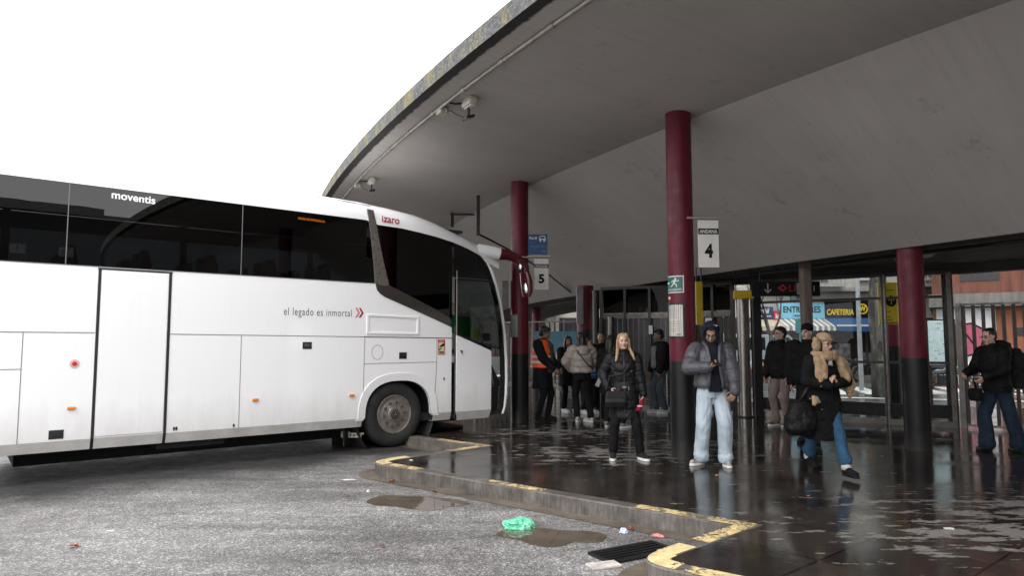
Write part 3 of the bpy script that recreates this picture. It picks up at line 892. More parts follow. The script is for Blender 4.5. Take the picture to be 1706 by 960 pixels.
# middle door
md = MB(); md.rect(-4.115, .52, -3.36, 2.555, -.008, .01); od = md.build('middle_door', M_white, BUS, bevel=.003)
md = MB(); md.stroke([(-4.14, .50), (-4.14, 2.58)], .034, -.006, .01); md.stroke([(-3.335, .50), (-3.335, 2.58)], .034, -.006, .01); md.stroke([(-4.155, 2.58), (-3.32, 2.58)], .022, -.0065, .01)
md.add([(-4.157, -.004, .5), (-4.123, -.004, .5), (-4.123, .041, .37), (-4.157, .041, .37)], [(1, 0, 3, 2)]); md.add([(-3.352, -.004, .5), (-3.318, -.004, .5), (-3.318, .041, .37), (-3.352, .041, .37)], [(1, 0, 3, 2)])
md.build('rubber_seal', M_black, od)
# licence-plate-like recessed frame
mb = MB(); mb.poly([(-.50, 1.80), (.45, 1.795), (.45, 2.10), (-.50, 2.115)], -.012, .015, 0, [[(-.46, 1.835), (.41, 1.83), (.41, 2.065), (-.46, 2.08)]]); mb.build('raised_frame', M_white, BUS, bevel=.005)
mb = MB(); mb.disc(-.305, 1.515, .100, -.003, .004, 0, 32, .095, .117); mb.build('fuel_flap', M_seam, BUS)
for x0, z0, x1, z1 in ((-1.525, 1.572, -1.385, 1.675), (.085, 1.405, .225, 1.512), (-4.585, .525, -4.435, .63)):
    mb = MB(); mb.rect(x0, z0, x1, z1, -.006, .008); hh = mb.build('latch_handle', M_black, BUS, bevel=.004)
    mb = MB(); mb.rect(x0 + .02, z0 + .035, x1 - .02, z1 - .02, -.012, .008); mb.build('latch_paddle', M_blackgloss, hh)
for x, z in ((-4.37, .88), (-2.19, .87), (-.73, .862)):
    mb = MB(); mb.box((x, -.012, z), (.088, .022, .036)); mb.build('side_marker', M_orange, BUS, bevel=.008)
mb = MB(); mb.disc(-4.36, 1.41, .052, -.006, .008, 0); hub = mb.build('round_emblem', pm('pink_white', (.6, .42, .42), .4), BUS)
mb = MB(); mb.disc(-4.36, 1.41, .027, -.012, .008); mb.box((-4.36, -.013, 1.41), (.05, .006, .012)); mb.build('red_button', M_redlens, hub)
for x, z in ((-3.225, .55), (-3.195, .55), (-2.47, .535), (.95, 1.06)):
    mb = MB(); mb.disc(x, z, .013, -.006, .008, n=12, rz=.024); mb.build('key_hole', M_black, BUS)
# warning sticker with an angle symbol
mb = MB(); mb.rect(.82, 1.465, .965, 1.72, -.003, .004); sk = mb.build('warning_sticker', pm('sticker_red', (.45, .03, .03), .4), BUS)
mb = MB(); mb.rect(.833, 1.478, .952, 1.672, -.005, .003); mb.build('sticker_field', pm('sticker_cream', (.66, .62, .40), .4), sk)
mb = MB(); mb.poly([(.835, 1.60), (.95, 1.668), (.95, 1.615), (.90, 1.60)], -.007, .002); mb.poly([(.835, 1.555), (.90, 1.60), (.87, 1.56), (.84, 1.53)], -.0075, .002); mb.rect(.85, 1.488, .935, 1.50, -.007, .002); mb.rect(.845, 1.506, .94, 1.52, -.007, .002); mb.build('sticker_print', M_ink, sk)
text('sticker_words', 'ATENCION', .836, 1.684, .113, .026, M_sign_w, sk, -.0055)
# lettering
lw = text('coach_name', 'moventis', -4.055, 3.475, .50, .095, pm('white_lettering', (.85, .85, .86), .5, var=.03), BUS, -.006, bold=.022, slope=-.03)
text('emergency_words', 'SALIDA DE EMERGENCIA', -1.645, 3.487, .42, .032, M_orange, BUS, -.006, bold=.0, slope=-.02)
text('operator_name', 'i', -.265, 3.60, .022, .105, M_redtxt, BUS, -.008, bold=.02)
text('operator_name', 'zaro', -.235, 3.60, .29, .085, M_redtxt, BUS, -.008, bold=.02, slope=-.03)
text('slogan', 'el legado es inmortal', -1.815, 2.03, 1.06, .145, M_grtxt, BUS, -.003, space=1.15, bold=-.004)
mb = MB()
for i, dx in enumerate((0, .062)):
    mb.poly([(-.70 + dx, 2.205), (-.665 + dx, 2.205), (-.615 + dx, 2.13), (-.665 + dx, 2.055), (-.70 + dx, 2.055), (-.65 + dx, 2.13)], -.003, .003, i)
mb.build('double_chevron', [pm('faded_pink', (.55, .25, .27), .5), M_redtxt], BUS)

# wheels
M_tyre = pm('tyre_rubber', (.018, .018, .018), .75, var=.35, scale=9, bmp=.2, bscale=40)
M_rim = pm('road_worn_steel_rim', (.33, .30, .27), .42, .65, var=.35, scale=10)
def wheel(cx, label=None):
    w_ = thing('wheel', None, None); w_.parent = BUS; w_.location = (cx, .09, .522)
    mb = MB(); n = 56; rings = []
    prof = [(.30, -.01), (.335, -.030), (.40, -.042), (.46, -.036), (.497, -.012), (.515, .02), (.522, .05), (.522, .24), (.51, .28), (.40, .32), (.30, .30)]
    for r, y in prof: rings.append([V((r * math.cos(2 * math.pi * i / n), y, r * math.sin(2 * math.pi * i / n))) for i in range(n)])
    mb.loft(rings, caps=False)
    t = mb.build('tyre', M_tyre, w_); weld(t); smooth_angle(t, 30)
    mb = MB(); rings = []
    prof = [(.312, .0), (.306, -.026), (.294, -.028), (.288, .012), (.278, .034), (.225, .006), (.215, -.012), (.150, -.016), (.142, -.020), (.118, -.022), (.110, -.034), (.085, -.040), (.0, -.041)]
    prof = [(r, y) for r, y in prof]
    for r, y in prof[:-1]: rings.append([V((r * math.cos(2 * math.pi * i / n), y, r * math.sin(2 * math.pi * i / n))) for i in range(n)])
    mb.loft(rings, caps=True)
    rm = mb.build('rim', M_rim, w_); weld(rm); smooth_angle(rm, 30)
    mb = MB()
    for i in range(10):
        a = 2 * math.pi * (i + .5) / 10; x, z = .251 * math.cos(a), .251 * math.sin(a)
        mb.cyl((x, .013, z), (x * .99, .040, z * .99), .0255, n=16)
    mb.build('hand_hole', M_ink, rm)
    for i in range(10):
        a = 2 * math.pi * i / 10 + .1; x, z = .182 * math.cos(a), .182 * math.sin(a)
        mb = MB(); mb.cyl((x, -.010, z), (x, -.018, z), .027, .025, n=16); mb.cyl((x, -.018, z), (x, -.040, z), .017, .015, n=6); mb.cyl((x, -.040, z), (x, -.048, z), .009, n=8); mb.build('wheel_nut', pm('rusty_nut', (.16, .12, .09), .5, .6, var=.4), rm)
    mb = MB(); mb.cyl((0, -.040, 0), (0, -.052, 0), .082, .074, n=32); cp = mb.build('hub_cap', pm('hub_dark', (.05, .048, .045), .35, .5), rm, bevel=.004)
    mb = MB()
    for k in range(3):
        a = math.pi / 2 + k * 2 * math.pi / 3
        c, s = math.cos(a), math.sin(a)
        mb.poly([(.048 * c, .048 * s), (.010 * math.cos(a + 1.05), .010 * math.sin(a + 1.05)), (.010 * math.cos(a - 1.05), .010 * math.sin(a - 1.05))], -.0545, .003)
    mb.disc(0, 0, .056, -.0540, .003, hole=.051); mb.build('hub_emblem', M_rim, cp)
    return w_
wheel(.055); wheel(-6.0)
# mud flap with lettering behind the front wheel
mb = MB(); mb.box((-.60, .30, .26), (.018, .42, .36), M=Matrix.Rotation(R(-52), 3, 'Z')); mf = mb.build('mud_flap', M_black, BUS)
tx = text('flap_lettering', 'irizar', -.27, .0, .36, .10, M_lightplast, mf, -.012, bold=.03)
tx.rotation_euler = (0, 0, R(-38)); tx.location = (-.52, .165, .19)
# mirror arm, dark red, hanging from the roof corner
mb = MB()
mb.tube([(1.72, .10, 3.33), (1.95, .02, 3.30), (2.10, -.03, 3.275)], [.11, .115, .11], 14, 0)
mb.tube([(2.10, -.03, 3.275), (2.28, -.10, 3.255), (2.45, -.15, 3.19), (2.57, -.19, 3.04), (2.61, -.20, 2.82)], [.110, .095, .085, .085, .06], 14, 1)
ma = mb.build('mirror_arm', [M_white, pm('deep_red_gloss', (.085, .006, .011), .3, coat=.4)], BUS); smooth_angle(ma, 50)
mb = MB(); mb.stack([(2.60, -.21, 2.50, .035, .09), (2.61, -.21, 2.60, .06, .125), (2.60, -.20, 2.80, .065, .135), (2.57, -.19, 2.95, .055, .11)], pw=3); mh = mb.build('mirror_housing', pm('deep_red_gloss', (.085, .006, .011)), ma); smooth_angle(mh, 50)
M_mirror = pm('mirror_glass', (.45, .48, .5), .03, 1.0, var=.02)
mb = MB(); mb.sph((2.545, -.25, 2.66), (.010, .055, .10), M=Matrix.Rotation(R(25), 3, 'Z')); mb.build('mirror_face', M_mirror, mh, True)
mb = MB(); mb.sph((2.46, -.21, 3.04), (.045, .05, .085)); m2 = mb.build('wide_mirror', M_black, ma, True)
mb = MB(); mb.sph((2.425, -.235, 3.04), (.012, .035, .06), M=Matrix.Rotation(R(25), 3, 'Z')); mb.build('wide_mirror_face', M_mirror, m2, True)
# ------------------------------------------------------------------ things fixed to the canopy and columns
def conduit():
    mb = MB()
    mb.tube([(*pol(59.63, a), 4.80) for a in [12 + i * .5 for i in range(60)]], .024, 8)
    t = mb.build('conduit_pipe', M_galv, None, True)
    tag(t, 'thin metal conduit pipe running under the canopy rim', 'pipe')
    mb = MB()
    for i in range(26):
        a = 14 + i * 1.0; mb = MB()
        x, y = pol(59.63, a); x2, y2 = pol(59.63, a + .09)
        mb.cyl((x, y, 4.80), (x2, y2, 4.80), .031, n=10)
        mb.build('pipe_clip', M_galv, t)
conduit()
def floodlight(a, label):
    x, y = pol(59.42, a + .35)
    t = thing('floodlight', label, 'light', (x, y, 4.815), R(a - 90), 'floodlights under the canopy rim')
    # local x runs along the rim, y points inward (away from rim)
    mb = MB(); mb.stack([(0, .02, -.10, .14, .055), (0, .02, -.07, .15, .07), (0, .02, .0, .145, .065)], pw=4); smooth_angle(mb.build('bulkhead_lamp', M_lightplast, t), 45)
    mb = MB(); mb.box((0, .02, -.108), (.22, .065, .02)); mb.build('diffuser', pm('milky_diffuser', (.66, .64, .58), .35), t, bevel=.006)
    mb = MB(); mb.box((-.03, .02, -.25), (.16, .13, .035), M=Matrix.Rotation(R(20), 3, 'X')); hd = mb.build('flood_head', M_black, t, bevel=.008)
    mb = MB(); mb.box((-.03, .014, -.271), (.10, .08, .004), M=Matrix.Rotation(R(20), 3, 'X')); mb.build('flood_glass', pm('led_glass', (.5, .5, .48), .2), hd)
    mb = MB(); mb.box((-.03, .02, -.17), (.05, .02, .13)); mb.build('bracket', M_black, t)
    mb = MB(); mb.tube([(-.12, -.02, -.03), (-.22, -.10, -.02), (-.26, -.19, .0)], .014, 6); mb.tube([(-.08, -.02, -.24), (-.20, -.10, -.17), (-.28, -.13, -.10), (-.36, -.12, -.08), (-.46, -.14, -.06)], .007, 6); mb.build('cable', M_black, t, True)
    mb = MB(); mb.box((-.52, -.16, -.05), (.16, .12, .08)); mb.cyl((-.44, -.14, -.06), (-.41, -.13, -.065), .018, n=10); mb.build('junction_box', M_lightplast, t, bevel=.012)
    return t
floodlight(math.degrees(math.atan2(CY - 9.42, CX + .80)), 'black floodlight and pale lamp under the canopy rim, nearer of the two')
floodlight(math.degrees(math.atan2(CY - 14.0, CX + 2.95)), 'black floodlight and pale lamp above the coach roof, farther of the two')
t = thing('hanging_bracket', 'dark steel bracket hanging from the canopy above the coach nose', 'bracket', (-.72, 14.6, 0), 0)
mb = MB(); mb.box((0, 0, 4.3), (.07, .07, .98)); mb.box((0, 0, 4.79), (.26, .2, .02)); mb.build('drop_post', M_darkmetal, t)
mb = MB(); mb.box((-.72, 1.9, 4.56), (.07, .07, .5)); mb.box((-.3, 1.9, 4.62), (.95, .035, .035)); mb.box((.20, 1.9, 4.62), (.10, .06, .05)); mb.build('side_arm', M_darkmetal, t)
mb = MB(); mb.tube([(-.02, .0, 3.85), (.6, 1.4, 3.72), (1.5, 3.0, 3.40), (2.4, 5.0, 2.95)], .022, 6)
o = mb.build('drain_pipe', M_darkmetal, None, True); o.location = (-.72, 14.6, 0); tag(o, 'thin dark pipe slanting down across the pale canopy behind the 5 sign', 'pipe')

M_green = pm('emergency_green', (.012, .12, .10), .4, var=.1)
M_blue = pm('notice_blue', (.008, .055, .17), .4, var=.12)
def andana(num, x, y, rz, w_, h_, ztop, arm_from, label):
    t = thing('platform_sign', label, 'sign', (x, y, 0), rz, 'hanging platform number signs')
    mb = MB(); mb.rect(-w_ / 2, ztop - h_, w_ / 2, ztop, 0, .02); mb.build('board', M_sign_w, t, bevel=.003)
    bh = h_ * .125
    mb = MB(); mb.rect(-w_ / 2, ztop - h_ * .30, w_ / 2, ztop - h_ * .30 + bh, -.003, .004); bd = mb.build('word_band', M_ink, t)
    text('band_word', 'ANDANA', -w_ * .44, ztop - h_ * .278, w_ * .88, bh * .62, M_sign_w, bd, -.005, bold=.02)
    text('platform_number', num, -w_ * .20, ztop - h_ * .80, w_ * .40, h_ * .30, M_ink, t, -.004, bold=.045)
    mb = MB(); mb.box(((arm_from + w_ / 2) / 2, .012, ztop + .03), (w_ / 2 - arm_from + .02, .03, .025)); mb.cyl((-w_ * .3, .01, ztop), (-w_ * .3, .01, ztop + .03), .006, n=6); mb.cyl((w_ * .3, .01, ztop), (w_ * .3, .01, ztop + .03), .006, n=6); mb.build('hanger_bar', M_galv, t)
    return t
andana('4', 2.60, 9.05, R(4), .275, .63, 3.135, -.27, 'white hanging platform sign reading ANDANA 4')
andana('5', .565, 13.2, R(4), .275, .60, 3.135, -.40, 'white hanging platform sign reading ANDANA 5')
t = thing('danger_notice', 'blue notice headed Perill with a bus symbol, on the column above the 5 sign', 'sign', (.50, 13.15, 0), R(2))
mb = MB(); mb.rect(-.19, 3.21, .18, 3.60, 0, .015); mb.build('plate', M_blue, t)
text('notice_heading', 'Perill', -.165, 3.50, .145, .055, M_sign_w, t, -.003, bold=.02)
mb = MB()
pts = [(.03, 3.475), (.03, 3.54), (.05, 3.565), (.12, 3.565), (.14, 3.54), (.14, 3.475)]
mb.stroke(pts, .014, -.003, .002); mb.rect(.03, 3.47, .065, 3.50, -.0045, .002); mb.rect(.10, 3.47, .14, 3.50, -.0045, .002); mb.rect(.03, 3.50, .14, 3.515, -.0045, .002); mb.rect(.045, 3.45, .06, 3.475, -.0045, .002); mb.rect(.11, 3.45, .125, 3.475, -.0045, .002)
mb.build('bus_symbol', M_sign_w, t)
mb = MB(); mb.rect(-.14, 3.365, .14, 3.369, -.003, .002); mb.rect(-.14, 3.355, .02, 3.358, -.003, .002); mb.stroke([(.07, 3.255), (.095, 3.27), (.11, 3.285), (.125, 3.27), (.15, 3.255)], .007, -.003, .002); mb.build('small_print', pm('pale_blue_print', (.25, .32, .40), .5), t)
mb = MB(); mb.rect(-.20, 3.165, .23, 3.185, 0, .03); mb.build('mount_rail', pm('cream_rail', (.5, .47, .36), .5), t)
# on column 4
cx4, cy4 = 2.285, 9.288
def oncol(ang, r=.172):
    return (cx4 + r * math.sin(R(ang)), cy4 - r * math.cos(R(ang)))
a_ = -50
x, y = oncol(a_, .174)
t = thing('exit_sign', 'small green emergency exit sign with a running figure on the red column', 'sign', (x, y, 0), R(a_)); EXIT = t
mb = MB(); mb.rect(-.145, 2.175, .145, 2.405, 0, .008); mb.build('plate', M_sign_w, t)
mb = MB(); mb.rect(-.13, 2.19, .13, 2.39, -.003, .003); gp = mb.build('green_field', M_green, t)
mb = MB()
mb.disc(.035, 2.363, .014, -.005, .002, n=14)
mb.stroke([(.03, 2.345), (.008, 2.305)], .026, -.005, .002)
mb.stroke([(.03, 2.342), (.06, 2.33), (.078, 2.342)], .011, -.0055, .002); mb.stroke([(.02, 2.342), (-.012, 2.338), (-.022, 2.318)], .011, -.006, .002)
mb.stroke([(.008, 2.305), (.045, 2.288), (.05, 2.258)], .014, -.0065, .002); mb.stroke([(.008, 2.303), (-.012, 2.275), (-.04, 2.262)], .014, -.007, .002)
mb.stroke([(-.12, 2.31), (-.06, 2.31)], .016, -.005, .002); mb.poly([(-.128, 2.31), (-.098, 2.335), (-.098, 2.285)], -.0075, .002)
mb.build('running_figure', M_sign_w, t)
text('exit_word', 'EVACUACIÓ', -.118, 2.205, .236, .036, M_sign_w, t, -.0045, bold=.02)
mb = MB(); mb.rect(-.09, 2.09, -.06, 2.13, .0, .004); mb.rect(-.05, 2.09, -.03, 2.14, 0, .004)
o = mb.build('price_sticker', pm('pale_red_sticker', (.65, .35, .30), .5)); o.location = (x + .015, y + .012, 0); o.rotation_euler = (0, 0, R(a_ + 6)); tag(o, 'two tiny pale stickers stuck between the exit sign and the timetable', 'sticker')
t = thing('timetable_frame', 'black framed bus timetable on the red column', 'timetable', (x, y, 0), R(a_)); TIMET = t
mb = MB(); mb.poly([(-.15, 1.575), (.15, 1.575), (.15, 2.045), (-.15, 2.045)], -.012, .03, 0, [[(-.125, 1.60), (.125, 1.60), (.125, 2.02), (-.125, 2.02)]]); mb.build('frame', M_black, t, bevel=.003)
mb = MB(); mb.rect(-.13, 1.595, .13, 2.025, .002, .004); sh = mb.build('sheet', pm('timetable_paper', (.56, .57, .50), .35, var=.06, coat=.5), t)
mb = MB()
for i in range(9): mb.rect(-.10, 1.985 - i * .018, .02 + .06 * random.random(), 1.989 - i * .018, .0, .003, 0)
for i, mi in enumerate((0, 0, 1, 2, 1)): mb.rect(-.115, 1.79 - i * .031, .09, 1.797 - i * .031, 0, .003, mi)
mb.rect(.03, 1.615, .10, 1.635, 0, .003, 0)
mb.build('printed_rows', [pm('print_grey', (.2, .2, .2), .6), pm('print_red', (.5, .2, .12), .6), pm('print_blue', (.15, .25, .35), .6)], sh)
def wrap(o, r):
    # bend flat plates round the column they are fixed to
    for c in kids(o):
        bm = bmesh.new(); bm.from_mesh(c.data)
        for i in range(-8, 9):
            bmesh.ops.bisect_plane(bm, geom=bm.verts[:] + bm.edges[:] + bm.faces[:], plane_co=(i * .02, 0, 0), plane_no=(1, 0, 0))
        for v in bm.verts:
            a = v.co.x / r; q = r - v.co.y
            v.co = V((q * math.sin(a), r - q * math.cos(a), v.co.z))
        bm.to_mesh(c.data); bm.free(); wrap(c, r)
for o in (EXIT, TIMET): wrap(o, .174)
# grey cabinet on column 5 and grey box on the rear column
t = thing('cabinet', 'small grey framed case fixed on the red column beside the coach door', 'case', (.045, 13.19, 0), R(-10))
mb = MB(); mb.rect(-.07, 1.62, .075, 2.06, -.02, .06); mb.build('case_body', pm('case_grey', (.16, .15, .15), .4), t, bevel=.01)
mb = MB(); mb.rect(-.045, 1.66, .05, 2.02, -.024, .006); mb.build('case_glass', pm('case_pane', (.22, .22, .22), .15), t)
mb = MB(); mb.box((0, 0, 2.45), (.17, .10, .95)); o = mb.build('electric_box', pm('box_lilac_grey', (.22, .20, .21), .5), bevel=.01); o.location = (1.70, 17.27, 0); tag(o, 'tall grey box fixed to the red column behind the crowd', 'box')
mb = MB(); mb.box((0, 0, 2.4), (.12, .06, .55)); o = mb.build('electric_box', pm('box_pale', (.30, .27, .27), .5), bevel=.008); o.location = (-.13, 13.4, 0.05); tag(o, 'narrow pale grey box behind the red column next to the coach windscreen', 'box')

# ------------------------------------------------------------------ inner facade: steel and glass, fence and gate
G_clear = glass('pavilion_glass', (.84, .87, .87), 0.0, 1.3, .5)
M_alu = pm('dark_anodised_frame', (.035, .032, .03), .4, .5, var=.25)
M_alu2 = pm('worn_steel_frame', (.13, .12, .11), .35, .75, var=.3)
FA = [(7.96, 12.56), (7.02, 13.02), (6.10, 13.42), (5.08, 14.55)]
def wallrun(name, label, p, q, build):
    p, q = V(p), V(q); d = q - p
    t = thing(name, label, 'glass wall' if 'glass' in name else 'gate' if 'gate' in name else 'fence', (p.x, p.y, 0), math.atan2(d.y, d.x))
    build(t, d.length); return t
def glazed(t, L, top=2.80, tr=2.36, kick=.22, posts=(0,)):
    mb = MB()
    mb.box((L / 2, 0, .05), (L, .09, .10)); mb.build('bottom_rail', M_alu2, t)
    mb = MB(); mb.box((L / 2, 0, tr), (L, .07, .05)); mb.box((L / 2, 0, top), (L, .10, .07)); mb.build('transom', M_alu, t)
    mb = MB(); mb.box((L / 2, 0, kick + .05), (L, .06, .24)); mb.build('kick_plate', M_gap, t)
    for x in posts:
        mb = MB(); mb.box((x, 0, top / 2), (.075, .10, top)); mb.build('mullion', M_alu2 if x else M_alu, t)
    mb = MB(); mb.box((L / 2, 0, 1.15), (L, .035, .05)); mb.build('mid_rail', M_alu, t)
    xs_ = sorted(set([0] + list(posts) + [L]))
    for a, b in zip(xs_[:-1], xs_[1:]):
        mb = MB(); mb.rect(a + .03, .10, b - .03, top - .03, .0, .01); mb.build('pane', G_clear, t)
# runs go from right to left so that local -Y faces the camera: reverse direction
wallrun('glass_wall', 'dark framed glass wall behind the short thick red column, beside the bar gate', FA[1], FA[0], lambda t, L: glazed(t, L, posts=(0, L)))
wallrun('glass_wall', 'wide dark framed glass pane behind the woman with the fur hat', FA[3], FA[1], lambda t, L: glazed(t, L, posts=(0, L)))
# shiny steel post
t = thing('steel_post', 'shiny round stainless steel post behind the man with a phone', 'post', (4.78, 14.3, 0))
mb = MB(); mb.cyl((0, 0, 0), (0, 0, 2.42), .125, n=32); smooth_angle(mb.build('tube', M_steel, t))
mb = MB(); mb.cyl((0, 0, 2.42), (0, 0, 2.46), .14, n=32); mb.cyl((0, 0, 0), (0, 0, .03), .15, n=32); mb.build('cap', M_alu, t)
mb = MB(); mb.box((.2, .1, 1.4), (.16, .10, 2.8)); o = mb.build('door_post', M_black); o.location = (4.9, 14.3, 0); tag(o, 'broad black upright post right beside the shiny steel post', 'post')
# wood-coloured post
mb = MB(); mb.stack([(0, 0, 0, .085, .085), (0, 0, 2.95, .085, .085)], pw=6, n=24); o = mb.build('timber_post', pm('weathered_timber', (.15, .115, .10), .6, var=.45, scale=5, stretch=(6, 6, .5), bmp=.3), bevel=.0)
smooth_angle(o, 40); o.location = (5.12, 12.0, 0); tag(o, 'brown square post rising behind the fur hat up to the ceiling', 'post')
# left run of closed panels with header
def shutters(t, L):
    mb = MB(); mb.box((L / 2, 0, 2.15), (L, .10, .13)); mb.build('header_rail', M_alu2, t)
    n = int(L / .12)
    mb = MB()
    for i in range(n):
        mb.box(((i + .5) * L / n, .03 + .012 * (i % 2), 1.08), (L / n * .8, .03, 2.02))
    mb.build('fluted_panel', pm('fluted_dark_panel', (.045, .042, .042), .35, .4, var=.35, scale=3), t)
    for x in (0, L * .33, L * .66, L):
        mb = MB(); mb.box((x, 0, 1.4), (.06, .11, 2.8)); mb.build('upright', M_alu, t)
    mb = MB(); mb.rect(.05, 2.22, L - .05, 2.78, .0, .008); mb.build('top_pane', glass('smoked_glass', (.10, .10, .10), 0, 1.3, .4), t)
    mb = MB(); mb.box((L / 2, 0, 2.82), (L, .1, .06)); mb.build('top_rail', M_alu, t)
wallrun('fluted_gate', 'dark fluted metal gate with grey header behind the blonde woman', (2.15, 16.55), (3.75, 15.75), shutters)
wallrun('fluted_gate', 'dark fluted metal gate between the red column and the steel post', (3.78, 15.70), (4.72, 14.75), shutters)
for (x, y, z0, z1, w_, h_, m, lab) in [(3.18, 15.95, 1.72, 1.92, .09, .2, M_sign_w, 'white paper notice on the gate above the man in profile'), (4.28, 15.13, 1.85, 2.06, .14, .2, M_sign_w, 'white paper notice on the gate right of the red column'), (4.28, 15.12, 1.35, 1.75, .10, .4, pm('faded_yellow', (.22, .19, .05), .5), 'faded yellow notice below the white paper on the gate')]:
    mb = MB(); mb.rect(-w_ / 2, z0, w_ / 2, z1, 0, .004); o = mb.build('paper_notice', m); o.location = (x, y - .09, 0); o.rotation_euler = (0, 0, R(-30)); tag(o, lab, 'notice')
# dark posts of the turnstile zone to the left
for i, (x, y, r, h, lab) in enumerate([(2.02, 16.6, .08, 2.75, 'dark round post left of the fluted gate'), (2.32, 16.2, .07, 2.1, 'grey round post in front of the fluted gate behind the blonde woman')]):
    mb = MB(); mb.cyl((0, 0, 0), (0, 0, h), r, n=24); mb.cyl((0, 0, h), (0, 0, h + .03), r * 1.15, n=24)
    o = mb.build('round_post', M_alu if i == 0 else M_alu2); smooth_angle(o, 50); o.location = (x, y, 0); tag(o, lab, 'post')
# bar gate at the right and picket fences
def bars(t, L, n, top=2.2, r=.028):
    for zz in (.06, top):
        mb = MB(); mb.box((L / 2, 0, zz), (L, .045, .04)); mb.build('rail', M_alu2, t)
    for i in range(n):
        x = (i + .5) * L / n
        mb = MB(); mb.box((x, 0, top / 2 + .03), (.055, .035, top - .06)); mb.build('bar', M_alu, t)
    for x in (0, L):
        mb = MB(); mb.box((x, 0, top / 2), (.09, .09, top + .06)); mb.build('post', M_alu2, t)
wallrun('bar_gate', 'gate of tall grey steel bars at the right behind the backpacker', (8.05, 12.44), (9.25, 11.35), lambda t, L: bars(t, L, 11))
wallrun('bar_fence', 'steel bar fence continuing right of the backpacker', (9.3, 11.3), (10.4, 9.9), lambda t, L: bars(t, L, 11))
mb = MB(); mb.box((0, 0, 1.4), (.17, .14, 2.85)); o = mb.build('frame_post', M_alu); o.location = (7.99, 12.64, 0); o.rotation_euler = (0, 0, R(-30)); tag(o, 'thick dark frame post between the glass wall and the bar gate', 'post')
wallrun('picket_fence', 'far picket fence of grey bars behind the orange vest', (.55, 25.5), (3.3, 24.6), lambda t, L: bars(t, L, 15, 2.3))
wallrun('picket_fence', 'picket fence of grey bars at the far left of the crowd behind the column', (-1.4, 26.5), (.5, 25.6), lambda t, L: bars(t, L, 11, 2.3))
# hanging boards
def hang(name, label, x, y, rz, w_, z0, z1, m, th=.06, cat='sign'):
    t = thing(name, label, cat, (x, y, 0), rz)
    mb = MB(); mb.rect(-w_ / 2, z0, w_ / 2, z1, 0, th); mb.build('board', m, t, bevel=.004)
    for s in (-1, 1):
        mb = MB(); mb.box((s * w_ * .38, th / 2, (z1 + 2.97) / 2), (.02, .02, 2.97 - z1 + .02)); mb.build('hanger', M_alu, t)
    return t
t = hang('metro_sign', 'long black metro direction sign with arrow, red diamond and L1', 5.02, 12.6, R(-3), 1.22, 2.37, 2.64, M_ink)
mb = MB(); mb.stroke([(-.33, 2.60), (-.33, 2.44)], .022, -.004, .002); mb.stroke([(-.385, 2.49), (-.33, 2.435), (-.275, 2.49)], .022, -.005, .002); mb.stroke([(.50, 2.55), (.50, 2.46)], .02, -.004, .002); mb.build('arrow', pm('sign_grey_white', (.30, .30, .30), .5), t)
mb = MB(); mb.poly([(-.15, 2.52), (-.06, 2.59), (.03, 2.52), (-.06, 2.45)], -.004, .002, 0, [[(-.10, 2.52), (-.06, 2.552), (-.02, 2.52), (-.06, 2.488)]]); mb.build('metro_diamond', pm('sign_red', (.30, .012, .02), .4), t)
text('line_number', 'L1', .05, 2.45, .12, .13, pm('sign_red', (.3, .01, .02)), t, -.004, bold=.03)
mb = MB(); mb.rect(.19, 2.40, .35, 2.61, -.003, .003); pg = mb.build('pictogram_plate', pm('sign_dim_white', (.26, .26, .26), .5), t)
mb = MB(); mb.disc(.27, 2.58, .018, -.006, .002, n=12); mb.rect(.24, 2.47, .30, 2.56, -.006, .002); mb.rect(.245, 2.41, .265, 2.47, -.006, .002); mb.rect(.275, 2.41, .295, 2.47, -.006, .002); mb.build('standing_figure', M_ink, pg)
t = hang('yellow_sign', 'yellow information sign with a black up arrow disc hanging behind the glass', 7.40, 13.45, R(0), .50, 1.87, 2.70, pm('sign_bright_yellow', (.88, .62, .03), .4, var=.05), .03)
mb = MB(); mb.disc(0, 2.33, .105, -.004, .003, n=32); dk = mb.build('arrow_disc', M_ink, t)
mb = MB(); mb.stroke([(0, 2.27), (0, 2.39)], .02, -.007, .002); mb.stroke([(-.05, 2.345), (0, 2.395), (.05, 2.345)], .02, -.008, .002); mb.build('up_arrow', M_yel, dk)
mb = MB()
for i, (zz, l) in enumerate(((2.60, .12), (2.54, .3), (2.12, .2), (2.06, .12), (2.01, .22), (1.96, .24), (1.91, .34), (1.885, .42))): mb.rect(-.23, zz, -.23 + l, zz + .012, -.003, .002)
mb.build('printed_lines', M_ink, t)
hang('yellow_sign', 'plain tall yellow sign edge on, right behind the tall red column', 3.62, 13.3, R(6), .13, 1.86, 2.70, pm('sign_yellow_dim', (.42, .29, .01), .4), .05)
hang('yellow_sign', 'small yellow light box above the steel post', 4.62, 13.7, R(-3), .38, 2.40, 2.56, M_yel, .12)
t = thing('map_panel', 'pale blue network map panel standing right of the short thick column', 'map', (9.68, 15.6, 0), R(-12))
mb = MB(); mb.rect(-.30, 1.0, .30, 2.05, 0, .05); mb.build('case', M_alu, t)
mb = MB(); mb.rect(-.27, 1.03, .27, 2.02, -.004, .004); mp_ = mb.build('map_sheet', pm('map_blue', (.55, .66, .68), .3, var=.2, scale=9, coat=.4), t)
mb = MB()
for i in range(26):
    x0, z0 = random.uniform(-.25, .15), random.uniform(1.06, 1.98)
    mb.rect(x0, z0, x0 + random.uniform(.03, .1), z0 + random.uniform(.006, .02), -.006, .002)
mb.build('map_print', pm('map_print_grey', (.14, .20, .22), .5), mp_)
for s in (-1, 1):
    mb = MB(); mb.box((s * .25, .03, .5), (.05, .04, 1.02)); mb.build('leg', M_alu, t)
t = thing('notice_board', 'light blue notice board behind the group in the queue', 'board', (1.25, 19.5, 0), R(-4))
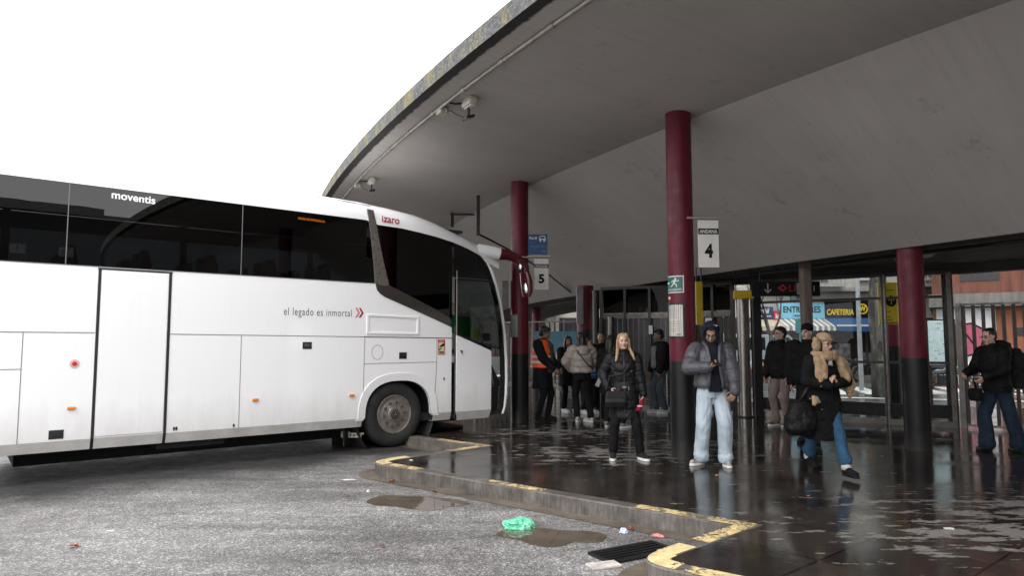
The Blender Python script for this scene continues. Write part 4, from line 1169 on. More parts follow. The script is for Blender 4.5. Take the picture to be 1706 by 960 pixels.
mb = MB(); mb.rect(-.62, 1.25, .62, 1.85, 0, .05); mb.build('board', pm('pale_blue_board', (.10, .22, .28), .4, var=.15), t)
for s in (-1, 1):
    mb = MB(); mb.box((s * .55, .03, .65), (.05, .04, 1.3)); mb.build('leg', M_alu, t)
# round ceiling lamps in the inner ceiling
for i, (x, y) in enumerate([(6.55, 10.9), (6.7, 11.7), (2.2, 18.2)]):
    t = thing('ceiling_lamp', ['unlit round ceiling lamp just right of the short thick column top', 'unlit round ceiling lamp farther back right of the short thick column', 'unlit round ceiling lamp above the crowd'][i], 'lamp', (x, y, 2.95), 0, 'round ceiling lamps')
    mb = MB(); mb.cyl((0, 0, 0), (0, 0, -.05), .16, .14, n=28); mb.build('housing', M_grey, t)
    mb = MB(); mb.sph((0, 0, -.05), (.13, .13, .04)); mb.build('diffuser', M_lightplast, t, True)
# emergency cables along the inner ceiling edge
mb = MB(); mb.tube([(*pol(lerp_tab(R_IN, a) - 1.0, a), 2.90) for a in [14 + i * .6 for i in range(32)]], .03, 6); o = mb.build('ceiling_duct', M_alu, None, True); tag(o, 'dark cable duct running under the inner ceiling', 'duct')

# ------------------------------------------------------------------ litter on the road
def crumple(name, label, cat, loc, r, m, seed, amp=.35, rz=0, sub=3):
    bm = bmesh.new(); bmesh.ops.create_icosphere(bm, subdivisions=sub, radius=1)
    for v in bm.verts:
        n_ = noise.noise(v.co * 1.7 + V((seed, 0, 0))) + .6 * noise.noise(v.co * 4.5 + V((0, seed, 0))) + .3 * noise.noise(v.co * 10 + V((0, seed, 5)))
        v.co *= 1 + amp * n_
        v.co = V((v.co.x * r[0], v.co.y * r[1], max(v.co.z, -.35) * r[2] + .3 * r[2]))
    me = bpy.data.meshes.new(name); bm.to_mesh(me); bm.free(); me.materials.append(m)
    o = bpy.data.objects.new(name, me); COL.objects.link(o); o.location = loc; o.rotation_euler = (0, 0, rz)
    return tag(o, label, cat)
def bagmat():
    m, nt, b, out = newmat('green_plastic_film')
    v = coords(nt)
    nt.links.new(ramp(nt, nz(nt, v, 9, 4), [(.35, (.06, .48, .28)), (.65, (.30, .80, .55))]), b.inputs['Base Color'])
    b.inputs['Roughness'].default_value = .22; b.inputs['Transmission Weight'].default_value = .15
    bump(nt, b, nz(nt, v, 28, 4), .5, .01)
    return m
crumple('plastic_bag', 'crumpled green plastic bag lying in the puddle', 'bag', (.06, 6.36, -.148), (.15, .10, .06), bagmat(), 3.1, .34, R(10), 4)
M_leaf = pm('wet_brown_leaf', (.30, .09, .035), .4, var=.5, scale=30)
def leaf(label, x, y, z, s, rz, m=M_leaf):
    mb = MB(); pts = []
    for i in range(22):
        a = 2 * math.pi * i / 22; k = .55 + .45 * abs(math.cos(a * 2.5)) if i % 2 else .6
        pts.append(V((math.cos(a) * s * k, math.sin(a) * s * k * .8, .012 + .5 * s * (noise.noise(V((math.cos(a) * 2 + x, math.sin(a) * 2, y))) + .3))))
    mb.add(pts + [V((0, 0, .012))], [(i, (i + 1) % 22, 22) for i in range(22)])
    o = mb.build('fallen_leaf', m); o.location = (x, y, z); o.rotation_euler = (R(6), R(-4), rz)
    return tag(o, label, 'leaf')
leaf('curled orange brown leaf at the kerb foot near the rounded tip', -1.44, 8.40, -.145, .06, .4)
leaf('flat orange leaf on the asphalt left of the larger puddle', -1.78, 7.62, -.147, .045, 1.2)
leaf('dark red leaf on the far edge of the larger puddle', -.86, 7.82, -.147, .04, 2.0, pm('dark_leaf', (.12, .04, .03), .4))
leaf('orange leaf alone on the open asphalt at the left', -3.55, 5.75, -.147, .055, .2)
leaf('brown leaf scrap in the middle of the asphalt', -1.05, 5.75, -.147, .035, 2.6, pm('dark_leaf', (.1, .04, .03), .4))
leaf('brown curled leaf standing against the kerb by the blue scrap', 1.045, 6.22, -.13, .045, 1.0)
leaf('small ochre leaf on the wet paving before the man with a phone', 2.32, 7.95, .002, .03, .5, pm('ochre_leaf', (.42, .22, .08), .5))
leaf('tiny ochre leaf on the wet paving right of the yellow corner', 2.9, 6.9, .002, .022, .5, pm('ochre_leaf', (.42, .22, .08), .5))
crumple('paper_scrap', 'crumpled pale blue wrapper at the kerb foot near the drain', 'litter', (.975, 6.18, -.145), (.035, .028, .03), pm('pale_blue_paper', (.5, .58, .75), .4, var=.2), 5.5)
crumple('paper_scrap', 'crumpled red and white wrapper at the kerb corner near the drain', 'litter', (1.245, 6.06, -.145), (.05, .026, .018), pm('red_white_paper', (.65, .22, .2), .4, var=.8, scale=22), 8.5, rz=R(-20))
crumple('paper_scrap', 'tiny white crumb of paper left of the larger puddle', 'litter', (-1.60, 7.83, -.146), (.018, .015, .022), M_sign_w, 2.5)
crumple('paper_scrap', 'flat white paper scrap on the paving nose', 'litter', (-1.30, 9.05, 0), (.022, .018, .006), M_sign_w, 4.5)
crumple('paper_scrap', 'flat white smear of paper on the asphalt by the kerb tip', 'litter', (-1.98, 8.55, -.149), (.09, .035, .003), M_sign_w, 6.1, .5)
crumple('paper_scrap', 'small white scrap on the open asphalt at the left', 'litter', (-3.55, 6.25, -.149), (.032, .018, .003), M_sign_w, 7.7, .5)
crumple('paper_scrap', 'small white scrap on the wet paving at the right edge', 'litter', (3.55, 5.75, 0), (.04, .025, .006), M_sign_w, 9.7, .5)
# ------------------------------------------------------------------ the street beyond
M_street = pm('wet_street', (.085, .085, .085), .16, var=.5, scale=.6, bmp=.15)
def wetstreet():
    m, nt, b, out = newmat('wet_street_asphalt')
    v = coords(nt)
    nt.links.new(ramp(nt, nz(nt, v, .8, 6), [(.3, (.06, .06, .06)), (.7, (.13, .13, .125))]), b.inputs['Base Color'])
    nt.links.new(ramp(nt, nz(nt, v, .5, 4), [(.35, .08), (.65, .35)]), b.inputs['Roughness'])
    bump(nt, b, nz(nt, v, 20, 4), .15, .01)
    return m
M_street = wetstreet()
mb = MB(); mb.add([(1.5, 19.2, .004), (40, 8, .004), (60, 20, .004), (40, 29.5, .004), (1.5, 29.5, .004)], [(0, 1, 2, 3, 4)])
tag(mb.build('street', M_street), kind='structure')
mb = MB(); mb.box((16, 30.8, .06), (60, 2.6, .12)); tag(mb.build('far_sidewalk', pm('far_paving', (.14, .135, .13), .3, var=.3)), kind='structure')
mb = MB()
for i in range(13):
    x = 8.5 + i * 1.0
    mb.add([(x, 20.6, .008), (x + .5, 20.4, .008), (x + 1.6, 24.0, .008), (x + 1.1, 24.2, .008)], [(0, 1, 2, 3)])
mb.add([(9, 19.3, .008), (22, 15.3, .008), (22, 15.6, .008), (9, 19.6, .008)], [(0, 1, 2, 3)])
tag(mb.build('zebra_crossing', M_whitepaint), kind='structure')

M_pane = glass('house_window_glass', (.10, .11, .12), 0, 1.5)
M_shut = pm('roller_shutter', (.22, .215, .2), .6, var=.2)
def windowpart(parent, w_, h_, first_at, m_frame, m_shutter=None):
    mb = MB(); mb.poly([(-w_ / 2, 0), (w_ / 2, 0), (w_ / 2, h_), (-w_ / 2, h_)], -.05, .10, 0, [[(-w_ / 2 + .07, .07), (w_ / 2 - .07, .07), (w_ / 2 - .07, h_ - .07), (-w_ / 2 + .07, h_ - .07)]])
    mb.box((0, -.02, h_ / 2), (.06, .05, h_)); mb.box((0, -.10, -.04), (w_ + .2, .2, .06))
    f = mb.build('window', m_frame, parent); f.location = first_at
    mb = MB(); mb.rect(-w_ / 2 + .07, .07, w_ / 2 - .07, h_ - .07, -.01, .02); mb.build('pane', M_pane, f)
    mb = MB(); mb.rect(-w_ / 2 + .07, h_ * random.choice((.45, .6, .7)), w_ / 2 - .07, h_ - .07, -.03, .015); mb.build('shutter', M_shut, f)
    return f
def block(label, x, y, rz, W, D, H, wallcol, nx, z0=4.6, fl=3.1, balc=True, wallm=None):
    t = thing('apartment_block', label, 'building', (x, y, 0), rz)
    mw = wallm or pm('render_' + label[:14].replace(' ', '_'), wallcol, .85, var=.2, scale=.8, bmp=.2)
    mb = MB(); mb.box((0, D / 2, H / 2), (W, D, H)); mb.build('wall', mw, t)
    mb = MB(); mb.box((0, D / 2, H + .1), (W + .3, D + .3, .25)); mb.box((0, D / 2, H + .5), (W * .3, D * .5, 1.4)); mb.build('roof', pm('roof_grey', (.2, .19, .18), .9), t)
    f = None; z = z0; row = 0
    while z + 1.8 < H:
        for i in range(nx):
            px = -W / 2 + (i + .5) * W / nx
            if f is None: f = windowpart(t, 1.2, 1.55, (px, -.002, z), pm('window_frame_white', (.5, .49, .47), .5) if y > 0 else pm('window_frame_dark', (.05, .05, .05), .5))
            else:
                c = f.copy(); COL.objects.link(c); c.parent = t; c.location = (px, -.002, z)
                for ch in kids(f):
                    d = ch.copy(); COL.objects.link(d); d.parent = c
        if balc and row % 1 == 0:
            for i in range(0, nx, 2):
                px = -W / 2 + (i + .5) * W / nx
                mb = MB(); mb.box((px, -.5, z - .35), (2.2, 1.0, .14)); 
                for q in range(12): mb.box((px - 1.05 + q * .19, -.97, z + .15), (.025, .025, .95))
                mb.box((px, -.97, z + .64), (2.2, .04, .05)); mb.build('balcony', pm('balcony_grey', (.3, .29, .28), .6), t)
        z += fl; row += 1
    return t
bl = block('pale apartment block over the row of shops across the street', 14.0, 32.0, 0, 24, 10, 15, (.42, .40, .36), 9, 4.5)
# dark shop fronts at street level are parts of the block
mb = MB(); mb.rect(-11.8, .12, 11.8, 2.7, -.04, .04); mb.build('shop_front', pm('shop_front_dark', (.035, .035, .04), .2, var=.5, scale=.7, coat=.4), bl)
mb = MB()
for i in range(16): mb.box((-11.6 + i * 1.55, -.07, 1.35), (.10, .08, 2.5))
mb.box((0, -.08, .75), (23.6, .06, .06)); mb.build('shop_front_frame', pm('shop_frame', (.12, .12, .12), .4, .3), bl)
mb = MB()
for x, w_, z0_, z1_ in ((1.2, .8, .5, 1.5), (2.4, .7, .4, 1.1), (3.3, .9, 1.3, 2.0), (-1.2, .6, .5, 1.6), (4.4, .6, .6, 1.4)): mb.rect(x - w_ / 2, z0_, x + w_ / 2, z1_, -.06, .01)
mb.build('shop_display', pm('shop_display_pale', (.28, .29, .30), .5, var=.7, scale=5), bl)
mb = MB(); mb.box((0, -.2, 4.0), (23.8, .4, .18)); mb.build('ledge', pm('ledge_grey', (.3, .29, .27), .8), bl)
mb = MB(); mb.rect(-3.2, .15, -1.2, 2.5, -.09, .03)
gsh = mb.build('graffiti_shutter', pm('shutter_grey', (.13, .13, .13), .5, var=.3, stretch=(.3, .3, 6), scale=6), bl)
mb = MB()
for k in range(7):
    pts = [(-3.0 + k * .25 + random.uniform(0, .12), .9 + random.uniform(-.1, .8)) for _ in range(5)]
    mb.stroke(pts, .05, -.095, .002)
mb.build('graffiti', pm('graffiti_white', (.6, .6, .6), .6), gsh)
def shopsign(label, x, y, w_, z0, z1, m, name='shop_sign'):
    t = thing(name, label, 'sign', (x, y, 0))
    mb = MB(); mb.rect(-w_ / 2, z0, w_ / 2, z1, 0, .12); mb.build('board', m, t, bevel=.01)
    return t
YS = 31.72
t = shopsign('dark blue shop sign with white script, half hidden by the thin tree', 11.62, YS, .80, 2.62, 3.2, pm('shop_blue', (.008, .02, .10), .35))
text('shop_word', 'Mobil', -.34, 2.88, .55, .25, M_sign_w, t, -.006, bold=.02, shear=.3)
mb = MB(); mb.rect(-.34, 2.74, .3, 2.78, -.006, .004); mb.build('underline', M_sign_w, t)
t = shopsign('small red shop sign next to the light blue sign', 12.17, YS - .1, .30, 2.50, 3.02, pm('shop_red', (.42, .02, .015), .3))
text('shop_word', 'ia', -.10, 2.66, .2, .22, M_sign_w, t, -.006, bold=.03)
t = shopsign('light blue restaurant sign reading ENTRE TRES', 13.33, YS, 2.1, 2.66, 3.38, pm('shop_light_blue', (.20, .50, .66), .35, var=.05))
text('shop_word', 'ENTRE TRES', -.86, 2.92, 1.72, .30, M_ink, t, -.006, bold=.03)
text('shop_subtitle', 'restaurant', -.40, 2.73, .85, .12, M_ink, t, -.006, bold=.02)
M_y2 = pm('shop_yellow', (.75, .52, .02), .4, var=.05)
t = shopsign('black cafe sign with yellow CAFETERIA lettering and a round logo', 15.5, YS, 2.2, 2.72, 3.5, M_ink)
text('shop_word', 'CAFETERIA', -1.03, 2.82, 1.24, .27, M_y2, t, -.006, bold=.035, shear=.12)
mb = MB(); mb.disc(.62, 3.10, .24, -.006, .006, hole=.185); rg = mb.build('logo_ring', M_y2, t)
text('logo_letter', 'W', .47, 2.99, .30, .25, M_y2, rg, -.008, bold=.05); text('logo_letter', 'U', .93, 3.0, .14, .24, M_y2, t, -.006, bold=.05)
def awning(label, x, w_, z0, z1, out, mats, stripes=0, edge=None):
    t = thing('awning', label, 'awning', (x, 31.7, 0))
    mb = MB(); n = max(1, stripes)
    for i in range(n):
        a, b = -w_ / 2 + i * w_ / n, -w_ / 2 + (i + 1) * w_ / n
        mb.add([(a, 0, z1), (b, 0, z1), (b, -out, z0), (a, -out, z0), (a, .0, z1 - .02), (b, 0, z1 - .02), (b, -out, z0 - .02), (a, -out, z0 - .02)], [(0, 3, 2, 1), (4, 5, 6, 7)], i % len(mats))
    mb.build('canvas', mats, t)
    mb = MB()
    for i in range(n):
        a, b = -w_ / 2 + i * w_ / n, -w_ / 2 + (i + 1) * w_ / n
        mb.add([(a, -out, z0), (b, -out, z0), (b, -out, z0 - .18), ((a + b) / 2, -out, z0 - .22), (a, -out, z0 - .18)], [(0, 4, 3, 2, 1)], i % len(mats))
    v_ = mb.build('valance', mats, t)
    if edge:
        mb = MB(); mb.rect(-w_ / 2, z0 + .02, w_ / 2, z0 + .09, -out - .01, .02); mb.build('white_bar', edge, t)
    return t
M_aw = pm('awning_blue', (.012, .07, .20), .6, var=.1); M_aww = pm('awning_white', (.62, .61, .58), .6, var=.1); M_awg = pm('awning_grey', (.20, .20, .19), .6)
awning('blue cafe awning with a white bar under the CAFETERIA sign', 15.55, 2.4, 2.25, 2.68, 1.2, [M_aw], 1, M_aww)
awning('white and grey striped awning under the light blue restaurant sign', 13.3, 2.2, 2.28, 2.64, 1.0, [M_aww, M_awg], 17)
awning('cream awning under the dark blue shop sign', 11.7, 1.1, 2.28, 2.60, .9, [pm('awning_cream', (.5, .42, .30), .6)], 7)
t = thing('air_conditioner', 'dark air conditioner unit on the wall above the light blue sign', 'air conditioner', (13.25, 31.75, 3.5)); mb = MB(); mb.box((0, 0, .25), (.75, .3, .5)); mb.build('casing', pm('teal_grey', (.06, .09, .10), .5), t, bevel=.02); mb = MB(); mb.disc(-.1, .25, .19, -.16, .02); mb.build('fan_grille', M_ink, t)
# street furniture
t = thing('street_lamp', 'pale grey street lamp pole in front of the cafe sign', 'lamp post', (11.15, 22.2, 0)); mb = MB(); mb.cyl((0, 0, 0), (0, 0, 7.5), .075, .05, n=20); mb.build('pole', pm('pale_grey_paint', (.38, .40, .42), .4), t, True); mb = MB(); mb.tube([(0, 0, 7.4), (-.5, -.2, 7.8), (-1.4, -.5, 7.9)], .035, 8); mb.box((-1.6, -.57, 7.9), (.6, .22, .1)); mb.build('lamp_head', M_galv, t)
mb = MB(); mb.cyl((0, 0, 0), (0, 0, 2.0), .03, n=12); mb.box((0, 0, 2.2), (.32, .06, .55)); o = mb.build('teal_street_sign', pm('teal_paint', (.01, .14, .15), .4)); o.location = (11.45, 27.5, 0); tag(o, 'small teal sign on a pole between the two men with caps', 'sign')
def trunk(label, x, y, h, r0, r1, forks, seed, m):
    t = thing('street_tree', label, 'tree', (x, y, 0)); rnd = random.Random(seed)
    mb = MB(); pts = [(rnd.uniform(-.012, .012) * i, rnd.uniform(-.012, .012) * i, h * i / 6) for i in range(7)]
    mb.tube(pts, [r0 + (r1 - r0) * i / 6 for i in range(7)], 14); mb.build('trunk', m, t, True)
    tip = V(pts[-1])
    def limb(p, d, L, r, depth):
        mb_ = MB(); q = [p]; dd = d.normalized()
        for i in range(5):
            dd = (dd + V((rnd.uniform(-.2, .2), rnd.uniform(-.2, .2), rnd.uniform(-.05, .2)))).normalized(); q.append(q[-1] + dd * L / 5)
        mb_.tube(q, [r * (1 - .13 * i) for i in range(6)], 8)
        if depth > 0:
            for k in (2, 3, 4, 5):
                d2 = (dd + V((rnd.uniform(-1, 1), rnd.uniform(-1, 1), rnd.uniform(0, .7)))).normalized()
                sub = [q[k]]
                for i in range(4): sub.append(sub[-1] + (d2 + V((rnd.uniform(-.3, .3), rnd.uniform(-.3, .3), .1))) * L * .16)
                mb_.tube(sub, [r * .45 * (1 - .18 * i) for i in range(5)], 5)
        mb_.build('limb', m, t, True)
    for k in range(forks):
        a = 2 * math.pi * k / forks + rnd.uniform(-.4, .4)
        limb(tip - V((0, 0, .15)), V((math.cos(a) * .7, math.sin(a) * .7, 1.2)), h * .9, r1 * .75, 1)
    return t
def barkmat():
    m, nt, b, out = newmat('plane_tree_bark'); v = coords(nt)
    nt.links.new(ramp(nt, nz(nt, coords(nt, (1, 1, .4)), 5, 5), [(.42, (.018, .016, .014)), (.58, (.045, .04, .034)), (.68, (.14, .13, .11))]), b.inputs['Base Color']); b.inputs['Roughness'].default_value = .8
    bump(nt, b, nz(nt, v, 30, 4), .5, .02); return m
M_bark = barkmat()
trunk('thick plane tree trunk with peeling bark behind the glass, left of the yellow sign', 10.3, 19.4, 4.4, .26, .20, 5, 3, M_bark)
trunk('thin dark forked tree in front of the blue shop sign', 9.6, 25.5, 1.9, .09, .07, 3, 8, pm('dark_bark', (.035, .03, .028), .8, var=.4))
t = thing('stair_railing', 'grey metal stair railing behind the steel post', 'railing', (6.5, 17.6, 0), R(-25))
mb = MB()
for z in (.35, .7, 1.05): mb.tube([(0, 0, z + .3), (.9, 0, z - .15), (1.2, 0, z - .15)], .022, 8)
for x, z in ((0, 1.35), (.45, 1.15), (.9, .95), (1.2, .95)): mb.cyl((x, 0, 0), (x, 0, z), .022, n=8)
mb.build('rail_frame', M_galv, t, True)
# terracotta building on the right
tb = thing('terracotta_building', 'terracotta rendered building with a concrete band seen over the bar gate', 'building', (23.95, 18.15, 0), R(-32))
def streaky(name, c0, c1):
    m, nt, b, out = newmat(name); v = coords(nt, (2.2, 2.2, .35)); c = ramp(nt, nz(nt, v, 2.4, 6, .68), [(.3, c0), (.7, c1)]); nt.links.new(c, b.inputs['Base Color']); b.inputs['Roughness'].default_value = .85; bump(nt, b, nz(nt, v, 25, 4), .4, .02); return m
mb = MB(); mb.box((0, 5, 5.2), (22, 10, 4.0)); mb.build('upper_wall', streaky('terracotta_render', (.075, .026, .016), (.165, .062, .04)), tb)
mb = MB(); mb.box((0, 4.95, 2.98), (22.2, 10.1, .44)); mb.build('concrete_band', streaky('concrete_band', (.08, .077, .072), (.17, .16, .15)), tb)
mb = MB(); mb.box((0, 5.2, 1.38), (22, 9.8, 2.76)); mb.build('lower_wall', streaky('orange_render', (.11, .036, .016), (.21, .075, .035)), tb)
for x, z, w_, h_ in ((-9.6, 3.75, 1.1, .26), (-8.2, 1.9, 1.0, .28), (-5.5, 3.75, 1.1, .26), (-8.0, .55, .9, 1.1), (-4.5, 1.9, 1.0, .28)):
    mb = MB(); mb.rect(x - w_ / 2, z - h_ / 2, x + w_ / 2, z + h_ / 2, -.02 if z > 3 else .28, .1); mb.build('window', pm('slot_dark', (.015, .015, .017), .3), tb)
mb = MB(); mb.rect(-10.9, .1, -9.2, 2.72, .24, .03); gw = mb.build('graffiti_panel', pm('panel_white', (.40, .40, .41), .6, var=.2), tb)
mb = MB(); mb.poly([(-10.8, 1.35), (-10.5, 1.0), (-10.0, 1.1), (-9.5, 1.3), (-9.4, 1.9), (-9.9, 2.2), (-10.5, 2.1), (-10.8, 1.8)], .235, .003); mb.build('graffiti', pm('graffiti_pink', (.27, .05, .09), .5, var=.2), gw)
mb = MB(); mb.stroke([(-10.8, .3), (-10.6, 1.5), (-10.3, .9), (-10.1, 1.9), (-9.7, 1.2), (-9.5, 2.0)], .05, .23, .003); mb.stroke([(-10.8, 1.35), (-10.5, 1.0), (-10.0, 1.1), (-9.5, 1.3), (-9.4, 1.9), (-9.9, 2.2), (-10.5, 2.1), (-10.8, 1.8), (-10.8, 1.35)], .05, .227, .003); mb.stroke([(-10.7, .2), (-10.3, .6), (-9.9, .25), (-9.6, .7), (-9.3, .3)], .05, .23, .003); mb.build('graffiti_outline', M_ink, gw)
# motorcycles
def motorcycle(label, x, y, rz, col):
    t = thing('motorcycle', label, 'motorcycle', (x, y, 0), rz, 'motorcycles parked along the street')
    for s in (-.68, .68):
        mb = MB(); n = 28
        mb.tube([(s + .27 * math.cos(2 * math.pi * i / n), 0, .33 + .27 * math.sin(2 * math.pi * i / n)) for i in range(n + 1)], .06, 8)
        wv = mb.build('wheel', M_tyre, t, True)
        mb = MB()
        for i in range(5):
            a = 2 * math.pi * i / 5; mb.box((s + .11 * math.cos(a), 0, .33 + .11 * math.sin(a)), (.24, .03, .03), M=Matrix.Rotation(-a, 3, 'Y'))
        mb.cyl((s, -.05, .33), (s, .05, .33), .06, n=14); mb.build('rim', M_steel, wv)
    mb = MB(); mb.capsule((-.30, 0, .68), .11, (.25, 0, .78), .16); mb.capsule((.2, 0, .72), .14, (.38, 0, .66), .10); mb.build('fuel_tank', col, t, True)
    mb = MB(); mb.box((0, 0, .42), (.5, .22, .30)); mb.tube([(.1, .12, .3), (-.3, .16, .28), (-.85, .17, .42)], .04, 8); mb.build('engine', M_darkmetal, t, bevel=.02)
    mb = MB(); mb.capsule((-.75, 0, .84), .08, (-.15, 0, .78), .12); mb.build('seat', M_black, t, True)
    mb = MB(); mb.tube([(.68, .09, .33), (.42, .09, .98)], .025, 6); mb.tube([(.68, -.09, .33), (.42, -.09, .98)], .025, 6); mb.tube([(.30, .36, 1.06), (.42, .15, 1.02), (.42, -.15, 1.02), (.30, -.36, 1.06)], .018, 6); mb.build('fork', M_steel, t, True)
    mb = MB(); mb.sph((.56, 0, .86), (.09, .09, .10)); mb.build('headlight', M_lightplast, t, True)
    return t
motorcycle('dark motorcycle parked behind the narrow red column', 14.2, 27.5, R(20), pm('moto_black', (.02, .02, .02), .2, coat=.6))
motorcycle('motorcycle parked behind the pale blue map panel', 12.9, 20.6, R(-10), pm('moto_grey', (.10, .10, .11), .2, coat=.6))
motorcycle('motorcycle parked behind the bars beside the backpacker', 13.6, 18.7, R(35), pm('moto_dark_blue', (.02, .03, .08), .2, coat=.6))
motorcycle('red motorcycle parked behind the steel post', 8.2, 22.4, R(160), pm('moto_red', (.20, .01, .01), .2, coat=.6))
# parked van, pale grey, behind the man in black
t = thing('parked_van', 'grey van parked by the shutter behind the man in the black jacket', 'van', (10.4, 28.6, 0), R(0))
mb = MB()
prof = [(-2.2, .45), (2.0, .45), (2.15, .8), (1.75, 1.05), (1.25, 1.25), (.75, 1.85), (-2.1, 1.9), (-2.25, 1.2)]
mb.poly(prof, -.85, 1.7); bd = mb.build('body', pm('van_grey', (.22, .25, .28), .25, coat=.5, var=.1), t, bevel=.06, seg=3)
mb = MB(); mb.poly([(.70, 1.25), (1.15, 1.25), (.70, 1.75), (-.1, 1.75), (-.1, 1.25)], -.858, .01); mb.poly([(-.25, 1.25), (-.25, 1.75), (-1.9, 1.75), (-1.9, 1.25)], -.858, .01); mb.build('side_window', M_blackgloss, t)
for s in (-1.4, 1.4):
    mb = MB(); mb.cyl((s, -.88, .33), (s, -.66, .33), .33, n=28); wv = mb.build('wheel', M_tyre, t, bevel=.03); mb = MB(); mb.cyl((s, -.895, .33), (s, -.86, .33), .19, n=20); mb.build('rim', M_steel, wv)
mb = MB(); mb.box((2.08, -.6, .85), (.12, .3, .16)); mb.build('headlight', M_lightplast, t, bevel=.02)
# far left: pink stone building with arches
pb = thing('arcade_building', 'distant pale pink building with arches beyond the picket fence', 'building', (3.0, 46, 0), R(-6))
ar = []
for i in range(7):
    cx = -9 + i * 3
    ar.append([(cx - 1.0, .3), (cx + 1.0, .3)] + [(cx + 1.0 * math.cos(a), 2.6 + 1.0 * math.sin(a)) for a in [math.pi * k / 12 for k in range(13)]])
mb = MB(); mb.rect(-12, 0, 12, 9, 0, .5); mb.v, mb.f, mb.m = [], [], []
mb.poly([(-12, 0), (12, 0), (12, 9), (-12, 9)], 0, .5, 0, ar); mb.build('arcade_wall', pm('pink_stone', (.42, .29, .23), .8, var=.35, scale=1.5, bmp=.3), pb)
mb = MB(); mb.box((0, 3, 4.5), (24, .2, 9)); mb.build('back_wall', pm('back_wall_pale', (.5, .48, .45), .8, var=.3), pb)
mb = MB(); mb.box((0, 1.2, 9.1), (24.4, 3, .2)); mb.build('roof', M_ceil, pb)
# blocks behind the viewer, mirrored in the coach windows
block('dark brick apartment block across the yard behind the camera', 34, -36, R(180 + 35), 44, 10, 12.6, (.035, .032, .03), 13, 2.0, balc=False)
block('grey apartment block across the yard at the far right behind the camera', 66, -8, R(180 + 68), 34, 10, 18, (.22, .21, .20), 11, 2.0)
block('cream apartment block across the yard at the left behind the camera', -2, -52, R(180 + 0), 32, 10, 12, (.30, .27, .23), 11, 2.0)
# ------------------------------------------------------------------ people
def evalmesh(o):
    dg = bpy.context.evaluated_depsgraph_get(); dg.update()
    return bpy.data.meshes.new_from_object(o.evaluated_get(dg))
def fuse(mb, name, m, parent, vox=.01, smooth=3, disp=None, mats=None):
    """melt overlapping solids into one continuous skin; disp(co, n) -> metres along the normal"""
    o = mb.build(name, m)
    md = o.modifiers.new('r', 'REMESH'); md.mode = 'VOXEL'; md.voxel_size = vox; md.use_smooth_shade = True
    if smooth:
        s = o.modifiers.new('s', 'SMOOTH'); s.iterations = smooth; s.factor = .5
    me = evalmesh(o); bpy.data.objects.remove(o)
    if disp:
        ns = [v.normal.copy() for v in me.vertices]
        for v, n_ in zip(me.vertices, ns): v.co = v.co + n_ * disp(v.co, n_)
    me.polygons.foreach_set('use_smooth', [True] * len(me.polygons))
    me.materials.clear()
    for mm in (m if isinstance(m, (list, tuple)) else [m]): me.materials.append(mm)
    o = bpy.data.objects.new(name, me); COL.objects.link(o); o.parent = parent
    return o

def skin(name, col):
    if name in _M: return _M[name]
    m, nt, b, out = newmat(name); v = coords(nt)
    nt.links.new(ramp(nt, nz(nt, v, 18, 4), [(.3, tuple(c * .82 for c in col)), (.7, col)]), b.inputs['Base Color'])
    b.inputs['Roughness'].default_value = .48; b.inputs['Subsurface Weight'].default_value = .12; b.inputs['Subsurface Radius'].default_value = (.012, .005, .003); b.inputs['Subsurface Scale'].default_value = .6
    _M[name] = m; return m
def cloth(name, col, rough=.85, var=.35, scale=9, bmp=.35, bscale=120, sheen=.0):
    m = pm(name, col, rough, var=var, scale=scale, bmp=bmp, bscale=bscale, spec=.10)
    m.node_tree.nodes['Principled BSDF'].inputs['Sheen Weight'].default_value = sheen
    return m
SK_L = skin('fair_skin', (.56, .36, .27)); SK_M = skin('tan_skin', (.36, .21, .14)); SK_D = skin('brown_skin', (.20, .11, .075))

def ik(a, b, l1, l2, hint):
    a, b, hint = V(a), V(b), V(hint); d = b - a; L = min(d.length, (l1 + l2) * .999)
    dn = d.normalized(); b = a + dn * L
    x = (l1 * l1 - l2 * l2 + L * L) / (2 * L); h = math.sqrt(max(0, l1 * l1 - x * x))
    p = (hint - dn * hint.dot(dn))
    p = p.normalized() if p.length > 1e-4 else V((1, 0, 0))
    return a + dn * x + p * h, b
def seg_dist(p, a, b):
    ab = b - a; t = max(0, min(1, (p - a).dot(ab) / ab.length_squared)); return (p - a - ab * t).length, t * ab.length
def wrinkle(seed, amp=.006, f=9, st=(1, 1, 2.2)):
    def d(co, n_):
        q = V((co.x * f * st[0] + seed, co.y * f * st[1], co.z * f * st[2]))
        return amp * (noise.noise(q) + .55 * (abs(noise.noise(q * 2.1)) * -2 + .5))
    return d
def denim(seed, amp):
    # long slack folds on the thigh, diagonal pulls at the knee, stacked folds over the shoe
    def d(co, n_):
        z = co.z; lo = max(0, 1 - z / .30)
        q = V((co.x * 8 + seed, co.y * 8, z * 3.2 + co.x * 4))
        f = noise.noise(q); cr = 1 - abs(noise.noise(V((co.x * 6 + seed, co.y * 6, z * 6 + abs(co.x) * 9)))) * 3
        st = noise.noise(V((co.x * 5 + seed, co.y * 5, z * 26)))
        return amp * (.8 * f - .5 * max(0, cr)) + lo * .016 * st
    return d
def puffs(bones, spacing=.085, depth=.014, seed=0.0, amp=.006):
    w_ = wrinkle(seed, amp, 14, (1, 1, 1))
    def d(co, n_):
        best = min((seg_dist(co, a, b) + (sp,) for a, b, sp in bones), key=lambda q: q[0])
        s = abs(math.sin(math.pi * (best[1] + .012 * noise.noise(co * 6)) / (best[2] * spacing)))
        return -depth * (1 - s) ** 3 + w_(co, n_)
    return d

